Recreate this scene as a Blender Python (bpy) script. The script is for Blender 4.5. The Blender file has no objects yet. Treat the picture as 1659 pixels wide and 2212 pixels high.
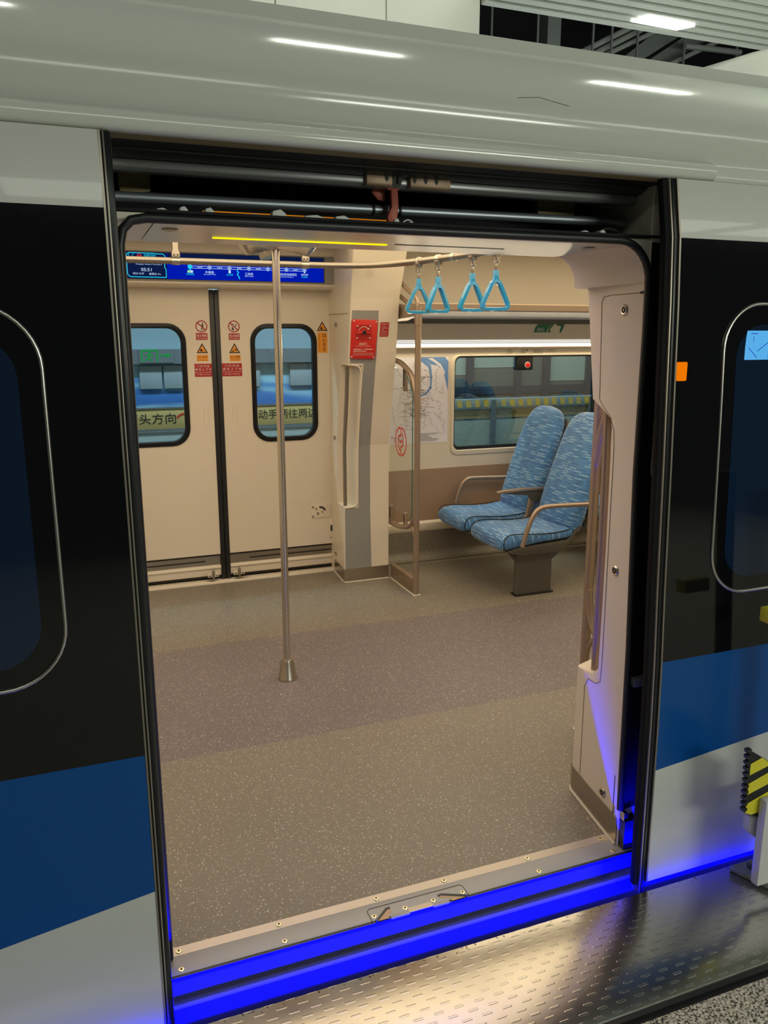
import bpy, bmesh, math, random
from mathutils import Vector, Matrix
random.seed(7)
SC = bpy.context.scene
COL = SC.collection
PI = math.pi

# ------------------------------------------------------------------ materials
def nodes_of(name):
    m = bpy.data.materials.new(name); m.use_nodes = True
    nt = m.node_tree
    return m, nt, nt.nodes['Principled BSDF']

def mat(name, col, rough=0.5, metal=0.0, emit=None, estr=0.0, coat=0.0, bump=0.0, bscale=60.0, spec=0.5):
    m, nt, b = nodes_of(name)
    b.inputs['Base Color'].default_value = (*col, 1)
    b.inputs['Roughness'].default_value = rough
    b.inputs['Metallic'].default_value = metal
    b.inputs['Coat Weight'].default_value = coat
    b.inputs['Coat Roughness'].default_value = 0.04
    b.inputs['Specular IOR Level'].default_value = spec
    if emit:
        b.inputs['Emission Color'].default_value = (*emit, 1)
        b.inputs['Emission Strength'].default_value = estr
    # every surface gets a little procedural unevenness
    tc = nt.nodes.new('ShaderNodeTexCoord'); nz = nt.nodes.new('ShaderNodeTexNoise')
    nz.inputs['Scale'].default_value = bscale
    nt.links.new(tc.outputs['Object'], nz.inputs['Vector'])
    if bump > 0:
        bp = nt.nodes.new('ShaderNodeBump'); bp.inputs['Strength'].default_value = bump
        bp.inputs['Distance'].default_value = 0.002
        nt.links.new(nz.outputs['Fac'], bp.inputs['Height'])
        nt.links.new(bp.outputs['Normal'], b.inputs['Normal'])
    else:
        mr = nt.nodes.new('ShaderNodeMapRange')
        mr.inputs['To Min'].default_value = max(0.0, rough - 0.03); mr.inputs['To Max'].default_value = min(1.0, rough + 0.03)
        nt.links.new(nz.outputs['Fac'], mr.inputs['Value'])
        nt.links.new(mr.outputs['Result'], b.inputs['Roughness'])
    return m

def emis(name, col, s):
    m = bpy.data.materials.new(name); m.use_nodes = True
    nt = m.node_tree; nt.nodes.clear()
    e = nt.nodes.new('ShaderNodeEmission'); o = nt.nodes.new('ShaderNodeOutputMaterial')
    e.inputs['Color'].default_value = (*col, 1); e.inputs['Strength'].default_value = s
    nt.links.new(e.outputs[0], o.inputs['Surface'])
    return m

def glass(name, tint, refl=1.5, rough=0.0):
    m = bpy.data.materials.new(name); m.use_nodes = True
    nt = m.node_tree; nt.nodes.clear()
    t = nt.nodes.new('ShaderNodeBsdfTransparent'); g = nt.nodes.new('ShaderNodeBsdfGlossy')
    f = nt.nodes.new('ShaderNodeFresnel'); x = nt.nodes.new('ShaderNodeMixShader'); o = nt.nodes.new('ShaderNodeOutputMaterial')
    t.inputs['Color'].default_value = (*tint, 1); g.inputs['Roughness'].default_value = rough
    g.inputs['Color'].default_value = (0.9, 0.95, 1, 1); f.inputs['IOR'].default_value = refl
    gm = nt.nodes.new('ShaderNodeNewGeometry'); mk = nt.nodes.new('ShaderNodeMath'); mk.operation = 'SUBTRACT'; mk.inputs[0].default_value = 1.0
    mm = nt.nodes.new('ShaderNodeMath'); mm.operation = 'MULTIPLY'
    nt.links.new(gm.outputs['Backfacing'], mk.inputs[1]); nt.links.new(mk.outputs[0], mm.inputs[0]); nt.links.new(f.outputs[0], mm.inputs[1])
    nt.links.new(mm.outputs[0], x.inputs[0]); nt.links.new(t.outputs[0], x.inputs[1]); nt.links.new(g.outputs[0], x.inputs[2])
    nt.links.new(x.outputs[0], o.inputs['Surface'])
    return m

class NT:
    """small helper to write node maths"""
    def __init__(s, nt): s.nt = nt
    def n(s, t, **k):
        q = s.nt.nodes.new(t)
        for a, v in k.items(): setattr(q, a, v)
        return q
    def m(s, op, a, b=None, c=None):
        q = s.nt.nodes.new('ShaderNodeMath'); q.operation = op
        for i, v in enumerate((a, b, c)):
            if v is None: continue
            if isinstance(v, (int, float)): q.inputs[i].default_value = v
            else: s.nt.links.new(v, q.inputs[i])
        return q.outputs[0]
    def mix(s, f, a, b):
        q = s.nt.nodes.new('ShaderNodeMix'); q.data_type = 'RGBA'
        for i, v in ((0, f), (6, a), (7, b)):
            if isinstance(v, tuple): q.inputs[i].default_value = (*v, 1)
            elif isinstance(v, (int, float)): q.inputs[i].default_value = v
            else: s.nt.links.new(v, q.inputs[i])
        return q.outputs[2]
    def l(s, a, b): s.nt.links.new(a, b)

def vec_xyz(h, v):
    q = h.n('ShaderNodeSeparateXYZ'); h.l(v, q.inputs[0]); return q.outputs
def white(h, x, y, seed=0.0):
    c = h.n('ShaderNodeCombineXYZ')
    for i, v in enumerate((x, y, seed)):
        if isinstance(v, (int, float)): c.inputs[i].default_value = v
        else: h.l(v, c.inputs[i])
    w = h.n('ShaderNodeTexWhiteNoise'); h.l(c.outputs[0], w.inputs['Vector']); return w.outputs['Value']

M = {}
M['cream'] = mat('cream_panel', (0.72, 0.655, 0.54), 0.34, spec=0.45)
M['cream_wall'] = mat('cream_wall', (0.74, 0.68, 0.57), 0.38)
M['cream_dark'] = mat('cream_groove', (0.16, 0.13, 0.09), 0.6)
M['brown'] = mat('tan_wainscot', (0.36, 0.245, 0.165), 0.45)
M['bronze'] = mat('champagne_metal', (0.37, 0.285, 0.22), 0.34, 0.6)
M['bronze_plate'] = mat('champagne_plate', (0.30, 0.22, 0.155), 0.36, 0.5)
M['chrome'] = mat('brushed_steel', (0.62, 0.58, 0.53), 0.22, 1.0)
M['steel'] = mat('satin_steel', (0.42, 0.38, 0.33), 0.33, 1.0)
M['kick'] = mat('kick_steel', (0.45, 0.40, 0.34), 0.30, 1.0)
M['header'] = mat('header_aluminium', (0.66, 0.63, 0.61), 0.30, 0.9)
M['rubber'] = mat('black_rubber', (0.012, 0.013, 0.014), 0.38, bump=0.05)
M['rubber_gloss'] = mat('black_rubber_gloss', (0.008, 0.009, 0.010), 0.30, spec=0.3)
M['rubber_matt'] = mat('matt_rubber', (0.008, 0.008, 0.009), 0.8, spec=0.15)
M['bead'] = mat('seal_bead', (0.30, 0.27, 0.22), 0.35, 0.8)
M['black'] = mat('black_paint', (0.006, 0.006, 0.007), 0.5)
M['void'] = mat('dark_void', (0.010, 0.011, 0.012), 0.9)
M['pocket'] = mat('dark_pocket', (0.010, 0.010, 0.011), 0.6)
M['grey_strip'] = mat('grey_strip', (0.27, 0.27, 0.26), 0.5)
M['caulk'] = mat('caulk', (0.62, 0.58, 0.5), 0.6)
M['white_paint'] = mat('train_white', (0.52, 0.53, 0.49), 0.30, coat=0.3)
M['roof_paint'] = mat('roof_grey_white', (0.55, 0.575, 0.52), 0.14, coat=0.0)
M['blue_paint'] = mat('train_blue', (0.0, 0.06, 0.25), 0.32, coat=0.1, spec=0.3)
M['black_gloss'] = mat('window_black', (0.004, 0.004, 0.005), 0.07, coat=0.0)
M['tint_pane'] = mat('navy_tinted_pane', (0.006, 0.016, 0.042), 0.05)
M['ring'] = mat('window_ring', (0.55, 0.52, 0.48), 0.30, 1.0)
M['sill'] = mat('sill_grey', (0.36, 0.36, 0.36), 0.42, 0.1)
M['sill_edge'] = mat('sill_edge', (0.50, 0.44, 0.36), 0.35, 0.4)
M['brass'] = mat('screw_brass', (0.85, 0.76, 0.52), 0.25, 0.8)
M['screw_dark'] = mat('screw_socket', (0.02, 0.015, 0.01), 0.6)
M['skirt'] = mat('skirt_grey', (0.045, 0.045, 0.055), 0.5)
M['skirt_blue'] = mat('skirt_blue_paint', (0.0, 0.02, 0.30), 0.4)
M['lip'] = mat('step_lip', (0.13, 0.13, 0.15), 0.45)
M['lip_edge'] = mat('step_lip_edge', (0.34, 0.34, 0.38), 0.4)
M['dgrey'] = mat('seat_shell_grey', (0.085, 0.080, 0.068), 0.42)
M['rail_grey'] = mat('dark_rail', (0.10, 0.105, 0.105), 0.4, 0.3)
M['track_grey'] = mat('track_rail_grey', (0.30, 0.31, 0.31), 0.35, 0.4)
M['beam_dark'] = mat('beam_dark_grey', (0.035, 0.038, 0.038), 0.4)
M['shaft'] = mat('shaft_steel', (0.42, 0.47, 0.52), 0.42, 0.8)
M['redbracket'] = mat('rust_red_bracket', (0.42, 0.075, 0.035), 0.5)
M['tan'] = mat('tan_metal', (0.48, 0.33, 0.22), 0.5, 0.2)
M['olive'] = mat('olive_box', (0.30, 0.24, 0.10), 0.55)
M['pale'] = mat('pale_plastic', (0.55, 0.58, 0.54), 0.5)
M['strap'] = mat('turquoise_plastic', (0.02, 0.34, 0.66), 0.22, coat=0.4)
M['red'] = mat('red_plate', (0.60, 0.025, 0.018), 0.35)
M['darkred'] = mat('dark_red_sticker', (0.40, 0.018, 0.020), 0.4)
M['red_recess'] = mat('red_recess', (0.42, 0.015, 0.012), 0.4)
M['white_ink'] = mat('white_ink', (0.80, 0.78, 0.74), 0.5)
M['black_ink'] = mat('black_ink', (0.012, 0.011, 0.010), 0.5)
M['orange'] = mat('orange_sticker', (0.85, 0.33, 0.03), 0.45)
M['sticker'] = mat('clear_sticker', (0.72, 0.68, 0.60), 0.4)
M['map_paper'] = mat('map_paper', (0.80, 0.79, 0.88), 0.45)
M['map_blue'] = mat('map_river_blue', (0.16, 0.32, 0.66), 0.45)
M['map_grey'] = mat('map_ink', (0.05, 0.045, 0.05), 0.5)
M['map_tan'] = mat('map_tan', (0.45, 0.30, 0.20), 0.5)
M['map_red'] = mat('map_red', (0.6, 0.06, 0.05), 0.5)
M['green'] = mat('green_sticker', (0.0, 0.16, 0.075), 0.4)
M['logo_red'] = mat('logo_red', (0.62, 0.04, 0.02), 0.4)
M['edge_teal'] = mat('glass_edge_teal', (0.03, 0.16, 0.15), 0.2)
M['clear'] = glass('partition_glass', (0.95, 0.965, 0.955), 1.3)
M['door_glass'] = glass('door_glass', (0.60, 0.72, 0.76), 1.5)
M['car_glass'] = glass('tinted_car_glass', (0.50, 0.59, 0.57), 2.0)
M['rack_panel'] = mat('rack_panel_grey', (0.40, 0.39, 0.41), 0.45)
M['rail_steel'] = mat('handrail_steel', (0.40, 0.36, 0.31), 0.30, 1.0)
M['slat'] = mat('ceiling_slat', (0.62, 0.66, 0.60), 0.45, 0.2)
M['bulkhead'] = mat('bulkhead_white', (0.66, 0.69, 0.62), 0.4)
M['girder'] = mat('dark_girder', (0.07, 0.08, 0.08), 0.6)
M['girder_light'] = mat('light_girder', (0.12, 0.135, 0.13), 0.6)
M['pit'] = mat('track_pit', (0.03, 0.03, 0.035), 0.9)
M['hazard_y'] = mat('hazard_yellow', (0.62, 0.56, 0.03), 0.45)
M['block_y'] = mat('block_yellow', (0.85, 0.52, 0.04), 0.45)
M['post_white'] = mat('post_white', (0.55, 0.55, 0.56), 0.35)
M['foot'] = mat('foot_metal', (0.30, 0.31, 0.28), 0.5, 0.5)
M['sign_board'] = mat('sign_board_grey', (0.30, 0.33, 0.35), 0.5)
M['rail_band'] = mat('grey_rail_band', (0.14, 0.15, 0.16), 0.5)
M['gate_yellow'] = mat('gate_yellow_band', (0.55, 0.37, 0.13), 0.5)
M['gate_white'] = mat('gate_white', (0.44, 0.48, 0.46), 0.5)
M['navy_frame'] = mat('navy_frame', (0.02, 0.045, 0.09), 0.4)
M['lum_white'] = emis('luminaire_white', (1.0, 1.0, 0.96), 6.0)
M['led_yellow'] = emis('led_yellow', (1.0, 0.78, 0.0), 1.6)
M['led_amber'] = emis('led_amber', (1.0, 0.30, 0.01), 0.5)
M['led_blue'] = emis('led_blue', (0.0, 0.0, 1.0), 7.0)
M['led_blue_soft'] = emis('led_blue_soft', (0.0, 0.0, 1.0), 30.0)
M['amber_reflection_glow'] = emis('amber_reflection_glow', (1.0, 0.22, 0.0), 0.85)  # emission standing in for an amber reflection on the leaf
M['scr_dark'] = emis('screen_navy', (0.004, 0.010, 0.055), 1.0)
M['scr_blue'] = emis('screen_blue', (0.0, 0.010, 0.42), 1.0)
M['scr_cyan'] = emis('screen_cyan', (0.02, 0.60, 0.90), 1.0)
M['scr_white'] = emis('screen_white', (0.55, 0.75, 1.0), 1.0)
M['scr_red'] = emis('screen_red', (0.75, 0.03, 0.03), 1.0)
M['scr_green'] = emis('screen_green', (0.30, 0.80, 0.35), 1.0)
M['pane_map_reflection'] = emis('pane_reflection_glow', (0.10, 0.42, 0.80), 1.0)  # emission standing in for a map reflected in the door pane
M['pane_glow'] = emis('pane_glow_blue', (0.015, 0.11, 0.26), 1.0)
M['pane_streak'] = emis('pane_streak_blue', (0.0, 0.0, 0.9), 1.0)
M['exit_green'] = emis('exit_green', (0.03, 0.55, 0.10), 0.9)
M['hammer_red'] = mat('button_red', (0.7, 0.02, 0.02), 0.3, emit=(0.8, 0.02, 0.02), estr=0.25)

# floor vinyl: grey with a violet-grey centre band and dense pale chips
def floor_material():
    m, nt, b = nodes_of('flecked_vinyl'); h = NT(nt)
    g = h.n('ShaderNodeNewGeometry'); x, y, z = vec_xyz(h, g.outputs['Position'])
    inb = h.m('MULTIPLY', h.m('GREATER_THAN', y, 2.872), h.m('LESS_THAN', y, 3.99))
    base = h.mix(inb, (0.188, 0.167, 0.136), (0.152, 0.130, 0.134))
    nz = h.n('ShaderNodeTexNoise'); nz.inputs['Scale'].default_value = 1.6; h.l(g.outputs['Position'], nz.inputs['Vector'])
    var = h.m('MULTIPLY_ADD', nz.outputs['Fac'], 0.24, 0.88)
    mm = h.n('ShaderNodeVectorMath', operation='SCALE'); h.l(base, mm.inputs[0]); h.l(var, mm.inputs['Scale'])
    col = mm.outputs[0]
    for sc, thr, dens in ((135.0, 0.32, 0.42), (215.0, 0.36, 0.55)):
        wob = h.n('ShaderNodeTexNoise'); wob.inputs['Scale'].default_value = 210.0; h.l(g.outputs['Position'], wob.inputs['Vector'])
        ad = h.n('ShaderNodeVectorMath', operation='MULTIPLY_ADD'); h.l(wob.outputs['Color'], ad.inputs[0])
        ad.inputs[1].default_value = (0.006, 0.006, 0.0); h.l(g.outputs['Position'], ad.inputs[2])
        v = h.n('ShaderNodeTexVoronoi'); v.inputs['Scale'].default_value = sc
        h.l(ad.outputs[0], v.inputs['Vector'])
        cr, cg, cb = vec_xyz(h, v.outputs['Color'])
        on = h.m('LESS_THAN', v.outputs['Distance'], h.m('MULTIPLY', cr, thr))
        on = h.m('MULTIPLY', on, h.m('LESS_THAN', cg, dens))
        ramp = h.n('ShaderNodeValToRGB'); e = ramp.color_ramp
        e.elements[0].color = (0.60, 0.56, 0.42, 1); e.elements[1].color = (0.62, 0.60, 0.55, 1)
        for p, c in ((0.40, (0.50, 0.46, 0.36, 1)), (0.55, (0.58, 0.40, 0.15, 1)), (0.78, (0.52, 0.25, 0.10, 1)), (0.87, (0.55, 0.52, 0.45, 1))):
            q = e.elements.new(p); q.color = c
        h.l(cb, ramp.inputs[0])
        col = h.mix(on, col, ramp.outputs[0])
    h.l(col, b.inputs['Base Color'])
    b.inputs['Roughness'].default_value = 0.42
    return m
M['floor'] = floor_material()

# seat fabric: blue cloth, rows of short pale and navy dashes, little outlined aeroplanes
def fabric_material():
    m, nt, b = nodes_of('seat_fabric'); h = NT(nt)
    uv = h.n('ShaderNodeUVMap'); uv.uv_map = 'UVMap'
    u, v, _ = vec_xyz(h, uv.outputs[0])
    nz = h.n('ShaderNodeTexNoise'); nz.inputs['Scale'].default_value = 7.0; h.l(uv.outputs[0], nz.inputs['Vector'])
    base = h.mix(nz.outputs['Fac'], (0.032, 0.15, 0.38), (0.090, 0.275, 0.60))
    v2 = h.m('ADD', v, h.m('MULTIPLY', u, 0.0))
    rowh = 0.0145
    r = h.m('DIVIDE', v2, rowh); row = h.m('FLOOR', r); fr = h.m('SUBTRACT', r, row)
    off = h.m('MULTIPLY', white(h, row, 3.3), 0.7)
    c = h.m('DIVIDE', h.m('ADD', u, off), 0.092); cell = h.m('FLOOR', c); fc = h.m('SUBTRACT', c, cell)
    rnd = white(h, row, cell, 1.0); ln = h.m('MULTIPLY_ADD', white(h, row, cell, 5.0), 0.45, 0.45)
    dash = h.m('MULTIPLY', h.m('LESS_THAN', fc, ln), h.m('LESS_THAN', fr, 0.24))
    dash = h.m('MULTIPLY', dash, h.m('GREATER_THAN', rnd, 0.14))
    isn = h.m('GREATER_THAN', rnd, 0.58)
    dc = h.mix(isn, (0.42, 0.60, 0.72), (0.012, 0.065, 0.21))
    col = h.mix(dash, base, dc)
    # aeroplanes
    gx, gy = 0.125, 0.105
    pv = h.m('DIVIDE', v, gy); pr = h.m('FLOOR', pv)
    pu = h.m('DIVIDE', h.m('ADD', u, h.m('MULTIPLY', pr, 0.047)), gx); pc = h.m('FLOOR', pu)
    lx = h.m('MULTIPLY', h.m('SUBTRACT', h.m('SUBTRACT', pu, pc), 0.5), gx)
    ly = h.m('MULTIPLY', h.m('SUBTRACT', h.m('SUBTRACT', pv, pr), 0.5), gy)
    sx = h.m('SUBTRACT', lx, h.m('MULTIPLY', h.m('SUBTRACT', white(h, pr, pc, 9.0), 0.5), 0.05))
    fl = h.m('SIGN', h.m('SUBTRACT', white(h, pr, pc, 2.0), 0.5)); sx = h.m('MULTIPLY', sx, fl)
    def cap(ax, ay, hl, rad):          # capsule along x centred ax, ay
        dx = h.m('MAXIMUM', h.m('SUBTRACT', h.m('ABSOLUTE', ax), hl), 0.0)
        return h.m('SUBTRACT', h.m('SQRT', h.m('ADD', h.m('MULTIPLY', dx, dx), h.m('MULTIPLY', ay, ay))), rad)
    sx = h.m('MULTIPLY', sx, 0.72); ly = h.m('MULTIPLY', ly, 0.72)
    d1 = cap(sx, ly, 0.010, 0.0032)
    wx = h.m('ADD', sx, h.m('MULTIPLY', h.m('ABSOLUTE', ly), 0.55))
    d2 = cap(ly, h.m('SUBTRACT', wx, 0.003), 0.009, 0.0034)
    d3 = cap(ly, h.m('ADD', h.m('ADD', sx, 0.010), h.m('MULTIPLY', h.m('ABSOLUTE', ly), 0.4)), 0.0035, 0.0022)
    d = h.m('MINIMUM', h.m('MINIMUM', d1, d2), d3)
    ol = h.m('MULTIPLY', h.m('LESS_THAN', h.m('ABSOLUTE', h.m('SUBTRACT', d, 0.001)), 0.0009), h.m('GREATER_THAN', white(h, pr, pc, 4.0), 0.50))
    col = h.mix(ol, col, (0.012, 0.075, 0.24))
    h.l(col, b.inputs['Base Color']); b.inputs['Roughness'].default_value = 0.62
    b.inputs['Sheen Weight'].default_value = 0.25
    return m
M['fabric'] = fabric_material()

# embossed stainless plate
def tread_material():
    m, nt, b = nodes_of('embossed_steel'); h = NT(nt)
    g = h.n('ShaderNodeNewGeometry'); x, y, z = vec_xyz(h, g.outputs['Position'])
    sy, sx = 0.0215, 0.054
    r = h.m('DIVIDE', y, sy); row = h.m('FLOOR', r); fy = h.m('MULTIPLY', h.m('SUBTRACT', h.m('SUBTRACT', r, row), 0.5), sy)
    odd = h.m('MODULO', h.m('ADD', row, 1000.0), 2.0)
    c = h.m('ADD', h.m('DIVIDE', x, sx), h.m('MULTIPLY', odd, 0.5)); cc = h.m('FLOOR', c)
    fx = h.m('MULTIPLY', h.m('SUBTRACT', h.m('SUBTRACT', c, cc), 0.5), sx)
    dx = h.m('MAXIMUM', h.m('SUBTRACT', h.m('ABSOLUTE', fx), 0.0105), 0.0)
    d = h.m('SQRT', h.m('ADD', h.m('MULTIPLY', dx, dx), h.m('MULTIPLY', fy, fy)))
    mr = h.n('ShaderNodeMapRange', interpolation_type='SMOOTHSTEP'); mr.inputs['From Min'].default_value = 0.0036; mr.inputs['From Max'].default_value = 0.0018
    h.l(d, mr.inputs['Value'])
    bp = h.n('ShaderNodeBump'); bp.inputs['Distance'].default_value = 0.0012; bp.inputs['Strength'].default_value = 0.28
    h.l(mr.outputs[0], bp.inputs['Height']); h.l(bp.outputs[0], b.inputs['Normal'])
    nz = h.n('ShaderNodeTexNoise'); nz.inputs['Scale'].default_value = 9.0; nz.inputs['Detail'].default_value = 5.0
    h.l(g.outputs['Position'], nz.inputs['Vector'])
    ns = h.n('ShaderNodeTexNoise'); ns.inputs['Scale'].default_value = 90.0; ns.inputs['Detail'].default_value = 3.0
    h.l(g.outputs['Position'], ns.inputs['Vector'])
    mr2 = h.n('ShaderNodeMapRange'); mr2.inputs['To Min'].default_value = 0.17; mr2.inputs['To Max'].default_value = 0.26
    h.l(nz.outputs['Fac'], mr2.inputs['Value']); h.l(mr2.outputs[0], b.inputs['Roughness'])
    # worn black scuffs close to the edge
    near = h.m('GREATER_THAN', y, 1.606); sc = h.m('MULTIPLY', near, h.m('GREATER_THAN', ns.outputs['Fac'], 0.64))
    col = h.mix(sc, (0.50, 0.48, 0.44), (0.06, 0.05, 0.045))
    h.l(col, b.inputs['Base Color']); h.l(h.m('SUBTRACT', 1.0, sc), b.inputs['Metallic'])
    return m
M['tread'] = tread_material()

def granite_material():
    m, nt, b = nodes_of('speckled_granite'); h = NT(nt)
    g = h.n('ShaderNodeNewGeometry')
    n1 = h.n('ShaderNodeTexNoise'); n1.inputs['Scale'].default_value = 170.0; n1.inputs['Detail'].default_value = 3.0
    h.l(g.outputs['Position'], n1.inputs['Vector'])
    r = h.n('ShaderNodeValToRGB'); r.color_ramp.interpolation = 'CONSTANT'
    e = r.color_ramp; e.elements[0].color = (0.03, 0.028, 0.025, 1); e.elements[1].position = 0.40; e.elements[1].color = (0.16, 0.15, 0.13, 1)
    for p, c in ((0.46, (0.36, 0.34, 0.29, 1)), (0.56, (0.56, 0.53, 0.46, 1))):
        q = e.elements.new(p); q.color = c
    h.l(n1.outputs['Fac'], r.inputs[0]); h.l(r.outputs[0], b.inputs['Base Color']); b.inputs['Roughness'].default_value = 0.3
    return m
M['granite'] = granite_material()

def lightcover_material():
    m = bpy.data.materials.new('perforated_light_cover'); m.use_nodes = True
    nt = m.node_tree; nt.nodes.clear(); h = NT(nt)
    g = h.n('ShaderNodeNewGeometry'); x, y, z = vec_xyz(h, g.outputs['Position'])
    p = 0.011
    r = h.m('DIVIDE', z, p); row = h.m('FLOOR', r); fz = h.m('SUBTRACT', h.m('SUBTRACT', r, row), 0.5)
    c = h.m('ADD', h.m('DIVIDE', x, p * 1.3), h.m('MULTIPLY', h.m('MODULO', row, 2.0), 0.5)); fx = h.m('SUBTRACT', h.m('SUBTRACT', c, h.m('FLOOR', c)), 0.5)
    d = h.m('SQRT', h.m('ADD', h.m('MULTIPLY', fx, fx), h.m('MULTIPLY', fz, fz)))
    hole = h.m('LESS_THAN', d, 0.33)
    low = h.m('LESS_THAN', z, 1.520)
    on = h.m('MAXIMUM', hole, low)
    e = h.n('ShaderNodeEmission'); e.inputs['Color'].default_value = (1, 0.93, 0.80, 1)
    h.l(h.m('MULTIPLY_ADD', on, h.m('MULTIPLY_ADD', low, 3.0, 1.6), 0.35), e.inputs['Strength'])
    o = h.n('ShaderNodeOutputMaterial'); h.l(e.outputs[0], o.inputs['Surface'])
    return m
M['light_cover'] = lightcover_material()

def mural_material():
    m, nt, b = nodes_of('blue_wave_mural'); h = NT(nt)
    g = h.n('ShaderNodeNewGeometry'); x, y, z = vec_xyz(h, g.outputs['Position'])
    nz = h.n('ShaderNodeTexNoise'); nz.inputs['Scale'].default_value = 1.3; nz.inputs['Detail'].default_value = 4.0
    c = h.n('ShaderNodeCombineXYZ'); h.l(h.m('MULTIPLY', x, 0.9), c.inputs[0]); h.l(h.m('MULTIPLY', z, 7.0), c.inputs[2]); h.l(c.outputs[0], nz.inputs['Vector'])
    zz = h.m('ADD', h.m('ADD', z, h.m('MULTIPLY', x, 0.06)), h.m('MULTIPLY', h.m('SUBTRACT', nz.outputs['Fac'], 0.5), 0.16))
    r = h.n('ShaderNodeValToRGB'); e = r.color_ramp
    mr = h.n('ShaderNodeMapRange'); mr.inputs['From Min'].default_value = 0.5; mr.inputs['From Max'].default_value = 2.5; h.l(zz, mr.inputs['Value'])
    h.l(mr.outputs[0], r.inputs[0])
    e.elements[0].color = (0.30, 0.50, 0.58, 1); e.elements[1].color = (0.22, 0.29, 0.33, 1)
    for p, cc in ((0.24, (0.36, 0.55, 0.62, 1)), (0.26, (0.04, 0.14, 0.42, 1)), (0.31, (0.06, 0.20, 0.52, 1)), (0.33, (0.30, 0.52, 0.66, 1)), (0.36, (0.08, 0.24, 0.55, 1)), (0.38, (0.34, 0.56, 0.68, 1)), (0.48, (0.27, 0.38, 0.44, 1)), (0.55, (0.24, 0.32, 0.37, 1))):
        q = e.elements.new(p); q.color = cc
    h.l(r.outputs[0], b.inputs['Base Color']); b.inputs['Roughness'].default_value = 0.5
    return m
M['mural'] = mural_material()

# ------------------------------------------------------------------ mesh building
ORG = {}
def tag(o, label=None, cat=None, group=None, kind=None):
    if label: o['label'] = label
    if cat: o['category'] = cat
    if group: o['group'] = group
    if kind: o['kind'] = kind
    return o

def empty(name, loc, label=None, cat=None, group=None, kind=None):
    o = bpy.data.objects.new(name, None); COL.objects.link(o)
    o.location = loc; o.empty_display_size = 0.05
    ORG[o.name] = Vector(loc)
    return tag(o, label, cat, group, kind)

def link_mesh(me, name, mats, parent, smooth, keep_mats=False):
    if not keep_mats:
        if len(me.materials): me.materials.clear()
        for m in (mats if isinstance(mats, (list, tuple)) else [mats]): me.materials.append(M[m])
    if parent is None:
        vs = [v.co for v in me.vertices]
        lo = Vector((min(v.x for v in vs), min(v.y for v in vs), min(v.z for v in vs)))
        hi = Vector((max(v.x for v in vs), max(v.y for v in vs), max(v.z for v in vs)))
        org = Vector(((lo.x + hi.x) / 2, (lo.y + hi.y) / 2, lo.z))
    else:
        org = ORG[parent.name]
    me.transform(Matrix.Translation(-org))
    o = bpy.data.objects.new(name, me); COL.objects.link(o)
    if parent is None: o.location = org
    else: o.parent = parent
    ORG[o.name] = org
    if smooth:
        for p in me.polygons: p.use_smooth = True
        try: me.set_sharp_from_angle(angle=math.radians(38 if smooth is True else smooth))
        except Exception: pass
    return o

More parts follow.
